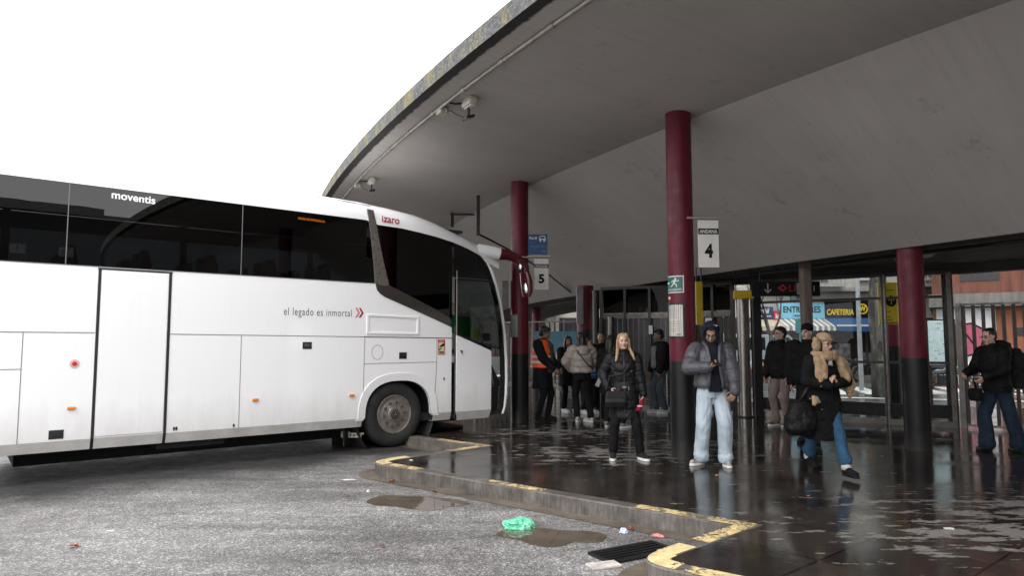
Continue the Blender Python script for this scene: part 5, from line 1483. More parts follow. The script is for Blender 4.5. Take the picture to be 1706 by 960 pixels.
def hand(mb, wr, d, palm, thumb, curl=.5, s=1.0):
    """palm + four unequal bent fingers + thumb.  d: hand direction, palm: direction the palm faces, thumb: side of the thumb"""
    d = V(d).normalized(); thumb = V(thumb); thumb = (thumb - d * thumb.dot(d)).normalized(); pal = V(palm); pal = (pal - d * pal.dot(d) - thumb * pal.dot(thumb)).normalized()
    wr = V(wr)
    for k in (-.026, -.009, .009, .026):
        mb.capsule(wr + thumb * k * .7 * s, .014 * s, wr + d * .078 * s + thumb * k * s, .0125 * s)
    for k, L in ((.031, .072), (.0105, .080), (-.0105, .074), (-.031, .058)):
        p = wr + d * .082 * s + thumb * k * s; a = curl * .55; q = p; dd = d
        for j, f in enumerate((.45, .32, .23)):
            ang = curl * (.6 + .5 * j)
            dd = (d * math.cos(ang) + pal * math.sin(ang)).normalized()
            e = q + dd * L * f * s; mb.capsule(q, (.0092 - .0008 * j) * s, e, (.0086 - .0008 * j) * s, n=8); q = e
    p = wr + d * .025 * s + thumb * .028 * s
    e = p + (d * .7 + thumb * .75 + pal * .35).normalized() * .045 * s; mb.capsule(p, .0125 * s, e, .0105 * s, n=8)
    f = e + (d * .9 + thumb * .1 + pal * (.3 + .5 * curl)).normalized() * .032 * s; mb.capsule(e, .0105 * s, f, .0085 * s, n=8)

def person(label, x, y, rz, H=1.72, sk=SK_L, z=0.0, female=False, feet=None, lean=(0, 0), hands=None, elbow_hint=None, head=(0, 0, 0), hair=None, hair_m=None,
           coat=None, trousers=None, shoes=None, vox=.010, curl=(.5, .5), handdir=None, extras=None, group=None, foot_ang=None, knee_hint=None):
    t = thing('person', label, 'person', (x, y, z), rz, group)
    k = H / 1.75
    P = lambda a, b, c: V((a, b, c)) * k
    lx, ly = lean
    sw = .168 if female else .188
    feet = feet or {'L': (.10, 0), 'R': (-.10, 0)}
    foot_ang = foot_ang or {'L': 10, 'R': -10}
    hipz = .93
    J = {}
    pel = P(0, 0, .97); chest = P(lx * .7, ly * .7, 1.27); neck = P(lx, ly, 1.475)
    for s, sx in (('L', 1), ('R', -1)):
        hp = P(.088 * sx, 0, hipz); fz = feet[s][2] if len(feet[s]) > 2 else 0
        an = V((feet[s][0], feet[s][1], .085 * k + fz))
        kn, an = ik(hp, an, .445 * k, .425 * k, (knee_hint or {}).get(s, (.12 * sx, -1, 0)))
        sh = P(lx + sw * sx, ly + .01, 1.425)
        hd = (hands or {}).get(s, (.26 * sx, -.02, .80)); hd = V(hd) * k
        el, wr = ik(sh, hd, .285 * k, .265 * k, (elbow_hint or {}).get(s, (.35 * sx, .6, -.1)))
        J[s] = dict(hip=hp, knee=kn, ankle=an, sho=sh, elb=el, wri=wr)
    # ---- skin: one continuous figure
    mb = MB()
    wz = .88 if female else 1.0
    mb.stack([(0, 0, .84 * k, .13 * k, .10 * k), (0, 0, .95 * k, .165 * k, .115 * k), (lx * .3 * k, ly * .3 * k, 1.08 * k, .135 * wz * k, .10 * k), (lx * .7 * k, ly * .7 * k, 1.27 * k, .155 * k, .115 * k), (lx * k, ly * k, 1.40 * k, .15 * k, .095 * k), (lx * k, ly * k, 1.455 * k, .075 * k, .065 * k)])
    hc = neck + V((0, -.025, .150)) * k
    yaw, pit, rol = [R(a) for a in head]
    HM = (Matrix.Rotation(yaw, 3, 'Z') @ Matrix.Rotation(pit, 3, 'X') @ Matrix.Rotation(rol, 3, 'Y'))
    nb = neck + V((0, 0, .03)) * k
    hc = nb + HM @ (V((0, -.03, .125)) * k)
    hs = k * (.96 if female else 1.0)
    Hd = lambda a, b, c: hc + HM @ (V((a, b, c)) * hs)
    mb.capsule(neck - V((0, 0, .05)), .055 * k, Hd(0, .02, -.05), .053 * k)
    def e(c, r): mb.sph(Hd(*c), tuple(q * hs for q in r), M=HM)
    e((0, .014, .035), (.073, .092, .083)); e((0, -.022, -.03), (.061, .064, .084)); e((0, -.052, -.092), (.028, .026, .022))
    mb.capsule(Hd(-.05, .01, -.06), .020 * hs, Hd(-.014, -.058, -.094), .016 * hs); mb.capsule(Hd(.05, .01, -.06), .020 * hs, Hd(.014, -.058, -.094), .016 * hs)
    mb.capsule(Hd(0, -.084, .012), .0085 * hs, Hd(0, -.106, -.030), .012 * hs); e((.011, -.092, -.036), (.009, .009, .007)); e((-.011, -.092, -.036), (.009, .009, .007))
    mb.capsule(Hd(-.036, -.074, .020), .010 * hs, Hd(.036, -.074, .020), .010 * hs)
    for s in (-1, 1):
        e((.038 * s, -.058, -.028), (.023, .022, .024)); e((.073 * s, .012, -.005), (.010, .019, .030))
    e((0, -.082, -.062), (.020, .009, .008))
    for s, sx in (('L', 1), ('R', -1)):
        j = J[s]
        mb.capsule(j['hip'], .082 * k, j['knee'], .056 * k); mb.capsule(j['knee'], .056 * k, j['ankle'], .040 * k)
        fd = Matrix.Rotation(R(foot_ang[s]), 3, 'Z') @ V((0, -1, 0))
        mb.capsule(j['ankle'] + V((0, 0, -.035)), .034 * k, j['ankle'] + fd * .13 * k + V((0, 0, -.052)) * k, .026 * k)
        mb.capsule(j['sho'], .050 * k, j['elb'], .042 * k); mb.capsule(j['elb'], .042 * k, j['wri'], .028 * k)
        if handdir and s in handdir: hd_, pa_, th_ = handdir[s]
        else:
            hd_ = (j['wri'] - j['elb']).normalized() * .7 + V((0, 0, -.4)); pa_ = (-sx, 0, 0); th_ = (0, -1, 0)
        hand(mb, j['wri'], hd_, pa_, th_, curl[0 if s == 'L' else 1], (.92 if female else 1.02) * k)
    fuse(mb, 'body', sk, t, min(vox, .0065) if vox <= .008 else vox, 2)
    # ---- face details
    for s in (-1, 1):
        mb = MB(); mb.sph(Hd(.029 * s, -.0745, .002), tuple(q * hs for q in (.0135, .011, .0095)), M=HM, mi=0); mb.sph(Hd(.029 * s, -.0815, .002), tuple(q * hs for q in (.0082, .0055, .0082)), M=HM, mi=1)
        mb.capsule(Hd(.015 * s, -.084, .0095), .0026 * hs, Hd(.043 * s, -.078, .0085), .0026 * hs, mi=1); mb.build('eye', [pm('eye_white', (.42, .40, .38), .25, var=.05), pm('eye_iris', (.02, .016, .014), .2)], t, True)
        mb = MB(); mb.capsule(Hd(.014 * s, -.088, .022), .0042 * hs, Hd(.044 * s, -.076, .025), .0034 * hs); mb.build('eyebrow', pm('brow_brown', (.06, .038, .022), .6) if hair == 'long' else H_DARK, t, True)
    mb = MB(); mb.sph(Hd(0, -.0895, -.0605), tuple(q * hs for q in (.022, .007, .0075)), M=HM); mb.build('mouth', pm('lips_' + ('f' if female else 'm'), (.34, .05, .05) if female else (.22, .085, .07), .4), t, True)
    # ---- shoes
    shm, som = shoes or (M_black, M_ink)
    for s in ('L', 'R'):
        j = J[s]; fd = Matrix.Rotation(R(foot_ang[s]), 3, 'Z') @ V((0, -1, 0)); a = j['ankle']; g0 = a.z - .085 * k; side = V((-fd.y, fd.x, 0))
        mb = MB(); up = lambda p, zz: V((p.x, p.y, g0 + zz))
        mb.capsule(up(a - fd * .025, .06), .043, up(a + fd * .06, .055), .044); mb.capsule(up(a + fd * .06, .050), .044, up(a + fd * .155, .040), .036); mb.capsule(up(a - fd * .01, .06), .042, up(a - fd * .005, .11), .046)
        so_ = fuse(mb, 'shoe', shm, t, .008 if vox < .009 else .011, 2)
        mb = MB(); pts = []
        for i in range(20):
            an_ = 2 * math.pi * i / 20; L_ = .125; wd = .045 + .006 * math.cos(an_)
            c_ = a + fd * .062; pts.append(c_ + fd * L_ * math.cos(an_) * (1.08 if math.cos(an_) > 0 else .95) + side * wd * math.copysign(abs(math.sin(an_)) ** .7, math.sin(an_)))
        mb.loft([[up(p, .002) for p in pts], [up(p, .020) for p in pts], [up(a + fd * .062 + (p - a - fd * .062) * .96, .034) for p in pts]])
        mb.build('sole', som, so_, bevel=.003)
    # ---- trousers
    tr = trousers or dict(m=cloth('black_trousers', (.012, .012, .014)), w=1.0)
    w_ = tr.get('w', 1.0); hemw = tr.get('hem', .062 * w_); cut = tr.get('cut', .045)
    mb = MB(); mb.stack([(0, 0, .82 * k, .13 * k, .115 * k), (0, 0, .90 * k, .175 * k, .13 * k), (0, 0, .98 * k, .172 * k, .125 * k), (lx * .2 * k, ly * .2 * k, 1.06 * k, .155 * k, .115 * k)])
    for s in ('L', 'R'):
        j = J[s]; hem = j['ankle'] + V((0, 0, cut - .085 * k)) + (j['knee'] - j['ankle']).normalized() * .03
        kr = max(.070 * k, (.068 + .02 * (w_ - 1)) * k * w_)
        mb.capsule(j['hip'] + V((0, .005, -.02)), .100 * k, j['knee'], kr); mb.capsule(j['knee'], kr, j['ankle'] + (j['knee'] - j['ankle']) * .25, hemw * 1.0)
        mb.capsule(j['ankle'] + (j['knee'] - j['ankle']) * .25, hemw, hem + V((0, 0, .055)), hemw * 1.06)
        if w_ > 1.2: mb.capsule(hem + V((.0, -.01, .045)), hemw * 1.08, hem + V((0, -.02, .05)), hemw * 1.10)
    fuse(mb, 'trousers', tr['m'], t, vox, 3, denim(x * 3, .011) if w_ > 1.02 else wrinkle(x * 3, .0065, 7.5, (1, 1, 1.6)))
    # ---- coat / jacket
    c = coat
    if c:
        off = c.get('off', .025); hem = c.get('hem', .86); mb = MB(); fl = c.get('flare', 1.0)
        rings = []
        if hem < .80: rings += [(0, 0, hem * k, (.185 + off) * fl * k, (.145 + off) * fl * k), (0, 0, (hem * .5 + .40) * k, (.175 + off) * (fl * .5 + .5) * k, (.13 + off) * k)]
        else: rings += [(0, 0, hem * k, (.165 + off * c.get('gather', .7)) * k, (.118 + off * .7) * k)]
        rings += [(0, 0, max(.93, hem + .05) * k, (.170 + off) * k, (.118 + off) * k), (lx * .3 * k, ly * .3 * k, 1.08 * k, ((.145 if female else .155) + off) * k, (.105 + off) * k), (lx * .7 * k, ly * .7 * k, 1.27 * k, (.160 + off) * k, (.118 + off) * k), (lx * k, ly * k, 1.39 * k, (.168 + off * .6) * k, (.100 + off * .6) * k), (lx * k, ly * k, 1.475 * k, .085 * k, .078 * k), (lx * k, (ly - .005) * k, (1.475 + c.get('collar', .03)) * k, .080 * k, .082 * k)]
        mb.stack(rings, pw=2.3)
        bones = [(V((0, 0, hem * k)), V((lx * k, ly * k, 1.46 * k)), 1.15)]
        for s in ('L', 'R'):
            j = J[s]; ra, rb, rc = (.058 + off * .9) * k, (.050 + off * .9) * k, (.036 + off * .65) * k
            we = j['elb'] + (j['wri'] - j['elb']) * .96
            mb.capsule(j['sho'] + V((0, 0, -.01)), ra, j['elb'], rb); mb.capsule(j['elb'], rb, we, rc)
            bones += [(j['sho'], j['elb'], 1.0), (j['elb'], we, 1.0)]
        dsp = puffs(bones, c.get('sp', .095), c.get('puff', .013), x * 5, .006) if c.get('puff') else wrinkle(x * 5, .009, 9, (1, 1, 1.6))
        jk = fuse(mb, c.get('name', 'jacket'), c['m'], t, vox, 3, dsp)
        if c.get('zip'):
            mb = MB(); pts = []
            for i in range(9):
                zz = (hem + .01 + (1.47 - hem) * i / 8); f_ = lerp_tab([(r[2] / k, r[1] - r[4]) for r in rings], zz)
                pts.append((lx * k * max(0, (zz - 1) / .45), f_ + .004, zz * k))
            mb.tube(pts, .006, 6); mb.build('zip', c['zip'], jk, True)
    # ---- hair and headgear
    def ell(mb, cc, r): mb.sph(Hd(*cc), tuple(q * hs for q in r), M=HM)
    if hair == 'short':
        mb = MB(); ell(mb, (0, .026, .048), (.080, .092, .082)); ell(mb, (0, .045, .0), (.074, .068, .07))
        fuse(mb, 'hair', hair_m, t, .008, 1, wrinkle(x, .006, 40, (1, 1, 1)))
    elif hair == 'curly':
        mb = MB(); ell(mb, (0, .03, .055), (.088, .095, .085)); ell(mb, (0, .055, .0), (.078, .07, .08)); ell(mb, (0, -.045, .092), (.06, .04, .03))
        fuse(mb, 'hair', hair_m, t, .008, 0, wrinkle(x, .014, 55, (1, 1, 1)))
    elif hair in ('long', 'longback'):
        mb = MB(); ell(mb, (0, .026, .046), (.083, .094, .086)); ell(mb, (0, .055, -.03), (.078, .06, .11))
        for s in (-1, 1):
            L = -.27 if hair == 'long' else -.20
            mb.capsule(Hd(.042 * s, -.030, .102), .022 * hs, Hd(.078 * s, -.008, .03), .018 * hs); mb.capsule(Hd(.078 * s, -.006, .03), .020 * hs, Hd(.086 * s, .005, -.10), .024 * hs)
            mb.capsule(Hd(.086 * s, .005, -.10), .024 * hs, Hd(.108 * s, -.060, -.18), .025 * hs); mb.capsule(Hd(.108 * s, -.060, -.18), .025 * hs, Hd(.135 * s, -.090, L), .015 * hs)
            mb.capsule(Hd(.06 * s, .05, -.05), .04 * hs, Hd(.08 * s, .06, -.20), .034 * hs)
        if hair == 'longback': mb.capsule(Hd(0, .06, 0), .085 * hs, Hd(0, .085, -.22), .065 * hs)
        def strand(co, n_): return .0045 * noise.noise(V((co.x * 90, co.y * 90, co.z * 9))) + .003 * noise.noise(V((co.x * 30, co.y * 30, co.z * 5)))
        fuse(mb, 'hair', hair_m, t, .006, 1, strand)
    elif hair == 'cap':
        mb = MB(); ell(mb, (0, .018, .055), (.084, .098, .078)); mb.stack([(0, 0, 0, 0, 0)] * 0 or [(0, 0, -9, .001, .001), (0, 0, -9.001, .001, .001)])
        mb.v, mb.f, mb.m = mb.v[:-48], [f for f in mb.f if max(f) < len(mb.v) - 48], []
        mb.m = [0] * len(mb.f)
        mb.capsule(Hd(-.045, -.085, .055), .012 * hs, Hd(.045, -.085, .055), .012 * hs); mb.capsule(Hd(-.03, -.125, .048), .010 * hs, Hd(.03, -.125, .048), .010 * hs); mb.capsule(Hd(0, -.07, .058), .02 * hs, Hd(0, -.12, .05), .014 * hs)
        fuse(mb, 'cap', hair_m, t, .008, 2)
    elif hair == 'beanie':
        mb = MB(); ell(mb, (0, .02, .058), (.086, .100, .086)); ell(mb, (0, .02, .035), (.088, .102, .030)); fuse(mb, 'knit_hat', hair_m, t, .008, 2, wrinkle(x, .004, 30, (1, 1, 1)))
    elif hair == 'hood':
        mb = MB(); ell(mb, (0, .048, .025), (.105, .112, .128)); ell(mb, (0, .06, -.08), (.10, .09, .08))
        n_ = 20
        mb.tube([Hd(.082 * math.cos(2 * math.pi * i / n_), -.058 + .012 * math.cos(4 * math.pi * i / n_), .012 + .118 * math.sin(2 * math.pi * i / n_)) for i in range(n_ + 1)], .020 * hs, 8)
        fuse(mb, 'hood', hair_m, t, .007, 2, wrinkle(x, .004, 14, (1, 1, 1)))
    elif hair == 'furhat':
        mb = MB(); ell(mb, (0, .02, .065), (.098, .112, .060)); ell(mb, (0, .02, .10), (.085, .098, .055))
        def fur(co, n_): return .007 * noise.noise(co * 110) + .006 * noise.noise(co * 45)
        fuse(mb, 'fur_hat', hair_m, t, .006, 1, fur)
    return t, J, Hd, HM, hs, k

def glasses(t, Hd, hs, m=None):
    mb = MB()
    for s in (-1, 1):
        mb.tube([Hd(.031 * s + .022 * math.cos(a), -.094, .001 + .017 * math.sin(a)) for a in [i * math.pi / 9 for i in range(19)]], .0024 * hs, 6); mb.tube([Hd(.052 * s, -.092, .004), Hd(.076 * s, -.03, .006), Hd(.078 * s, .02, .0)], .002 * hs, 6)
    mb.tube([Hd(-.009, -.097, .004), Hd(.009, -.097, .004)], .002 * hs, 6); mb.build('glasses', m or M_ink, t, True)
def strap(t, pts, m, w_=.012, name='strap'):
    mb = MB(); mb.tube(pts, w_, 8); return mb.build(name, m, t, True)
def held(name, label, cat, person_, mb, m, bevel=0.0, smooth=False):
    """a separate thing placed at a person's hand or back: geometry given in that person's own frame"""
    o = mb.build(name, m, None, smooth, bevel); o.location = person_.location; o.rotation_euler = person_.rotation_euler
    return tag(o, label, cat)

BLK = cloth('black_cloth', (.010, .010, .011), .8); BLK2 = cloth('charcoal_cloth', (.018, .018, .020), .8); NAVY = cloth('dark_navy_cloth', (.012, .015, .026), .8)
H_DARK = pm('dark_hair', (.010, .008, .007), .42, var=.4, scale=30); H_BLOND = None
def blond():
    m, nt, b, out = newmat('blonde_hair'); v = coords(nt, (9, 9, .8))
    nt.links.new(ramp(nt, nz(nt, v, 9, 4, .7), [(.3, (.12, .075, .04)), (.5, (.30, .20, .11)), (.7, (.50, .37, .23))]), b.inputs['Base Color']); b.inputs['Roughness'].default_value = .38; return m
H_BLOND = blond()
W_SOLE = pm('white_sole', (.62, .61, .58), .5, var=.1)

# 1 blonde woman, front
t, J, Hd, HM, hs, k = person('blonde woman in a long black padded coat holding a small red umbrella', 1.47, 9.15, R(-6), 1.64, SK_L, female=True, vox=.0075,
    feet={'L': (.20, -.02), 'R': (-.15, -.02)}, foot_ang={'L': 28, 'R': -4}, hands={'L': (.275, -.10, .82), 'R': (-.21, -.10, .97)}, elbow_hint={'L': (.35, .6, 0), 'R': (-.6, .6, -.1)}, head=(6, -2, -3), hair='long', hair_m=H_BLOND,
    coat=dict(m=pm('black_padded_nylon', (.006, .006, .0075), .55, var=.3, spec=.25, bmp=.25, bscale=30), off=.030, hem=.56, flare=1.0, puff=.010, sp=.105, collar=.055, zip=pm('zip_dark', (.08, .08, .08), .4, .6), name='coat'),
    trousers=dict(m=BLK, w=.95), shoes=(BLK2, W_SOLE), curl=(1.5, .8), handdir={'L': ((.1, -.15, -1), (-.5, -.6, 0), (-.3, -1, 0)), 'R': ((.6, -.2, -.5), (0, 1, 0), (0, -.5, 1))})
mb = MB(); mb.sph((.0, .075, 1.46 * k), (.15, .09, .05)); mb.sph((-.12, .0, 1.46 * k), (.06, .09, .035)); mb.sph((.12, .0, 1.46 * k), (.06, .09, .035)); fuse(mb, 'fur_collar', cloth('black_fur', (.014, .013, .012), .9), t, .008, 1, wrinkle(2, .012, 60, (1, 1, 1)))
mb = MB(); mb.box((.0, -.146, 1.00 * k), (.05, .012, .028)); mb.box((.055, -.145, .985 * k), (.012, .012, .055)); mb.sph((.02, -.165, .62 * k), (.008, .008, .008)); mb.box((.09, -.14, 1.22 * k), (.03, .008, .006)); mb.build('buckle', M_steel, t, bevel=.003)
p = J['L']['wri'] + V((.0, -.035, -.085))
mb = MB(); mb.stack([(p.x - .085, p.y - .05, p.z - .115, .036, .032), (p.x - .07, p.y - .04, p.z - .09, .042, .034), (p.x - .03, p.y - .015, p.z - .02, .032, .026), (p.x, p.y, p.z + .05, .018, .018)], n=10)
u_ = held('folded_umbrella', 'small folded dark red umbrella held by the blonde woman', 'umbrella', t, mb, cloth('crimson_nylon', (.17, .006, .022), .5), smooth=True)
mb = MB(); mb.stack([(p.x - .051, p.y - .029, p.z - .058, .041, .034), (p.x - .044, p.y - .024, p.z - .044, .040, .033)], n=16); mb.build('closing_band', pm('band_pale', (.6, .35, .4), .5), u_)
bag = thing('shoulder_bag', 'black shoulder bag worn across the front of the blonde woman', 'bag', t.location, t.rotation_euler[2])
mb = MB(); mb.stack([(-.11, -.185, .73 * k, .13, .04), (-.11, -.19, .80 * k, .145, .055), (-.11, -.185, .90 * k, .135, .05), (-.11, -.18, .945 * k, .12, .035)], pw=4); fuse(mb, 'pouch', pm('black_leather', (.007, .007, .009), .5, var=.3, spec=.3), bag, .008, 2)
mb = MB(); mb.poly([(-.235, .86 * k), (.015, .86 * k), (.0, .955 * k), (-.22, .955 * k)], -.246, .012); mb.build('flap', pm('black_leather', (.01, .01, .013)), bag, bevel=.004)
strap(bag, [(-.22, -.15, .94 * k), (-.19, -.10, 1.15 * k), (-.02, -.175, 1.18 * k), (.08, -.15, 1.32 * k), (.10, -.05, 1.46 * k)], pm('black_leather', (.01, .01, .013)), .010)

# 2 man with the phone
NYL = pm('grey_puffer_nylon', (.072, .072, .086), .42, var=.2, scale=5, bmp=.2, bscale=26, spec=.45)
DEN = cloth('light_blue_denim', (.41, .48, .54), .85, var=.28, scale=5, bmp=.4, bscale=160)
t, J, Hd, HM, hs, k = person('man in a grey puffer jacket and pale baggy jeans looking at his phone', 2.50, 8.70, R(-4), 1.77, SK_M, vox=.0075,
    feet={'L': (.125, -.06), 'R': (-.15, .02)}, foot_ang={'L': 4, 'R': -52}, hands={'R': (-.10, -.29, 1.20), 'L': (.24, -.16, .90)}, elbow_hint={'R': (-.85, .25, -.6), 'L': (.9, .55, 0)}, head=(-14, 24, 2), hair='hood', hair_m=cloth('navy_hoodie', (.014, .016, .028), .85),
    coat=dict(m=NYL, off=.052, hem=.93, puff=.012, sp=.17, collar=.05, gather=.8, name='puffer_jacket'), trousers=dict(m=DEN, w=1.30, hem=.090, cut=.03), shoes=(pm('grey_white_trainer', (.30, .29, .28), .5, var=.8, scale=22), W_SOLE), curl=(.9, 1.25),
    handdir={'R': ((.75, -.35, .25), (.15, -.2, 1), (.1, -1, .1)), 'L': ((-.5, -.2, -.8), (0, 1, .0), (-.6, 0, .7))})
mb = MB()
mb.stack([(.01, -.145 * k, .90 * k, .085, .035), (.01, -.160 * k, 1.0 * k, .075, .035), (.0, -.168 * k, 1.15 * k, .055, .032), (.0, -.155 * k, 1.30 * k, .050, .035), (0, -.12 * k, 1.42 * k, .055, .04), (0, -.06 * k, 1.50 * k, .075, .06)], pw=2.5)
fuse(mb, 'hoodie', cloth('navy_hoodie_front', (.013, .014, .020), .85), t, .0075, 3, wrinkle(4, .006, 12, (1, 1, 1)))
for s in (-1, 1):
    mb = MB(); mb.tube([(.01 + s * .088, -.172 * k, .935 * k), (.01 + s * .082, -.188 * k, 1.02 * k), (s * .062, -.196 * k, 1.16 * k), (s * .058, -.180 * k, 1.30 * k), (s * .075, -.135 * k, 1.43 * k), (s * .105, -.05 * k, 1.50 * k)], [.018, .020, .020, .020, .024, .026], 10)
    mb.build('jacket_placket', NYL, t, True)
mb = MB(); mb.tube([(.0, -.128 * k, .95 * k), (.004, -.135 * k, .90 * k), (.01, -.128 * k, .84 * k)], .0035, 6)
for s in (-1, 1): mb.tube([(s * .10, -.105 * k, .955 * k), (s * .125, -.095 * k, .92 * k), (s * .155, -.06 * k, .905 * k)], .003, 6)
mb.build('jeans_seam', cloth('denim_seam', (.19, .24, .29)), t, True)
mb = MB(); mb.sph(Hd(0, -.052, .088), tuple(q * hs for q in (.05, .03, .022)), M=HM); fuse(mb, 'fringe', H_DARK, t, .006, 0, wrinkle(1, .006, 50, (1, 1, 1)))
glasses(t, Hd, hs, pm('brown_frame', (.05, .03, .02), .3))
mb = MB()
for dx in (-.02, 0, .02, .035): mb.box(tuple(Hd(.035 + dx, -.038 + .0 * dx, .128 - abs(dx) * .1)), (.014, .012, .016))
mb.build('hood_print', pm('pale_print', (.28, .32, .42), .7), t)
w_ = J['R']['wri']; pc = w_ + V((.085, -.075, .055))
ph = thing('mobile_phone', 'dark mobile phone held by the man in the grey puffer jacket', 'phone', t.location, t.rotation_euler[2])
Mx = Matrix.Rotation(R(12), 3, 'Z') @ Matrix.Rotation(R(-62), 3, 'X')
mb = MB(); mb.box(pc, (.074, .009, .148), M=Mx); mb.build('case', M_blackgloss, ph, bevel=.003)
mb = MB(); mb.box(pc + Mx @ V((0, .0055, 0)), (.066, .002, .138), M=Mx); mb.build('screen', pm('phone_screen', (.22, .24, .27), .1), ph)

# 3 woman with the fur hat, walking
BEI = cloth('camel_scarf_wool', (.36, .245, .145), .95, var=.3, scale=14, bmp=.5, bscale=70, sheen=.2)
t, J, Hd, HM, hs, k = person('woman in a camel fur hat and scarf with a long black coat', 3.62, 8.10, R(6), 1.61, SK_L, female=True, vox=.0075,
    feet={'L': (.07, -.30), 'R': (-.02, .34, .05)}, foot_ang={'L': 6, 'R': -6}, lean=(0, -.02), hands={'L': (.03, -.25, 1.13), 'R': (-.055, -.26, 1.12)}, elbow_hint={'L': (.9, .3, -.5), 'R': (-.9, .3, -.5)}, head=(16, 4, 0), hair='furhat', hair_m=cloth('camel_fur', (.40, .29, .19), .95, var=.4, scale=40),
    coat=dict(m=cloth('black_wool_coat', (.0095, .0095, .0105), .85), off=.038, hem=.43, flare=1.0, collar=.03, name='coat'), trousers=dict(m=cloth('mid_blue_denim', (.034, .085, .15), .85, var=.3, bmp=.4), w=1.05, hem=.072, cut=.09), shoes=(BLK, M_ink), curl=(1.2, .7),
    handdir={'L': ((-.35, -.25, .8), (-1, .2, 0), (0, 1, .2)), 'R': ((.1, -.2, 1), (1, .1, 0), (0, 1, 0))})
mb = MB(); mb.capsule(Hd(-.06, .03, .0), .05 * hs, Hd(-.07, .03, -.12), .045 * hs); mb.capsule(Hd(.06, .03, .0), .045 * hs, Hd(.06, .03, -.10), .04 * hs); mb.capsule(Hd(0, .06, 0), .06 * hs, Hd(0, .06, -.12), .05 * hs); fuse(mb, 'hair', H_DARK, t, .008, 1)
mb = MB(); mb.sph(Hd(-.125, .02, -.02), (.05, .045, .075), M=HM); mb.sph(Hd(-.14, .02, .05), (.035, .035, .04)); fuse(mb, 'ear_flap', cloth('camel_fur', (.4, .29, .19)), t, .007, 1, wrinkle(1, .008, 60, (1, 1, 1)))
glasses(t, Hd, hs, pm('brown_frame', (.05, .03, .02)))
mb = MB()
n_ = 16
for q in range(2): mb.tube([(.118 * math.cos(2 * math.pi * i / n_), -.045 + .105 * math.sin(2 * math.pi * i / n_), (1.475 + .035 * q + .012 * math.sin(2 * math.pi * i / n_ + q)) * k) for i in range(n_ + 1)], .036, 10)
mb.tube([(-.13, -.10, 1.47 * k), (-.135, -.165, 1.36 * k), (-.14, -.19, 1.22 * k), (-.135, -.195, 1.10 * k)], [.040, .046, .048, .040], 10)
mb.tube([(-.08, -.12, 1.46 * k), (-.095, -.185, 1.34 * k), (-.10, -.205, 1.2 * k)], [.04, .045, .045], 10)
# broad end of the scarf over the left shoulder and arm
mb.capsule((.12, -.03, 1.49 * k), .055, (.22, -.02, 1.36 * k), .070); mb.capsule((.22, -.03, 1.37 * k), .074, (.285, -.05, 1.10 * k), .072); mb.capsule((.15, -.11, 1.42 * k), .05, (.19, -.16, 1.20 * k), .05); mb.capsule((.28, -.06, 1.1 * k), .06, (.27, -.09, .99 * k), .035)
fuse(mb, 'scarf', BEI, t, .008, 2, wrinkle(7, .010, 16, (1.6, 1.6, .5)))
mb = MB(); mb.tube([(.03, -.125, 1.44 * k), (.0, -.162, 1.36 * k)], [.02, .03], 8); mb.build('shirt_collar', pm('pale_shirt', (.34, .35, .37), .7), t, True)
for s in ('L', 'R'):
    a = J[s]['ankle']; mb = MB(); mb.cyl(a + V((0, 0, -.01)), a + V((0, 0, .055)), .052, n=20); mb.build('sock', pm('white_sock', (.5, .49, .47), .8), t, True)
bg_ = thing('tote_bag', 'large black slouchy bag hanging from the arm of the woman in the fur hat', 'bag', t.location, t.rotation_euler[2])
mb = MB(); mb.stack([(-.33, -.06, .50 * k, .12, .10), (-.33, -.06, .58 * k, .17, .14), (-.33, -.06, .72 * k, .165, .13), (-.31, -.06, .86 * k, .13, .09), (-.29, -.06, .93 * k, .09, .06)], pw=2.6); fuse(mb, 'pouch', pm('black_soft_leather', (.006, .006, .007), .6, var=.4, bmp=.3, bscale=20, spec=.2), bg_, .010, 2, wrinkle(5, .016, 9, (1, 1, 1)))
strap(bg_, [(-.36, -.12, .9 * k), (-.30, -.17, 1.06 * k), (-.20, -.10, 1.14 * k), (-.22, 0, 1.06 * k), (-.30, .0, .9 * k)], pm('black_leather', (.01, .01, .013)), .012)
mb = MB(); mb.tube([(-.22, -.17, .99 * k), (-.21, -.19, .92 * k), (-.23, -.19, .87 * k)], [.02, .035, .02], 8); mb.tube([(-.19, -.17, .98 * k), (-.165, -.19, .90 * k)], [.016, .026], 8); mb.build('camel_tie', BEI, bg_, True)
mb = MB(); mb.sph((-.255, -.165, .955 * k), (.012, .012, .012)); mb.sph((-.12, -.17, .82 * k), (.008, .008, .008)); mb.build('metal_ring', M_steel, bg_, True)

# 4 worker with orange vest
ORV = pm('orange_hi_vis', (.85, .11, .015), .6, var=.15, bmp=.2)
t, J, Hd, HM, hs, k = person('worker in an orange reflective vest over a dark coat by the column', .60, 13.7, R(62), 1.84, SK_D, vox=.0095, feet={'L': (.12, -.05), 'R': (-.12, .05)}, hands={'L': (.15, -.26, .98), 'R': (-.12, -.28, .98)}, head=(12, 14, 0), hair='curly', hair_m=H_DARK,
    coat=dict(m=cloth('dark_navy_coat', (.010, .011, .015), .8), off=.045, hem=.60, collar=.05, name='coat'), trousers=dict(m=BLK, w=1.05), shoes=(BLK, M_ink))
mb = MB(); mb.stack([(0, 0, .98 * k, .228 * k, .188 * k), (0, 0, 1.1 * k, .222 * k, .178 * k), (0, 0, 1.28 * k, .218 * k, .180 * k), (0, 0, 1.40 * k, .19 * k, .14 * k), (0, .01, 1.50 * k, .11 * k, .10 * k)], pw=2.3)
vv = fuse(mb, 'reflective_vest', ORV, t, .010, 2, wrinkle(3, .006, 9))
mb = MB(); 
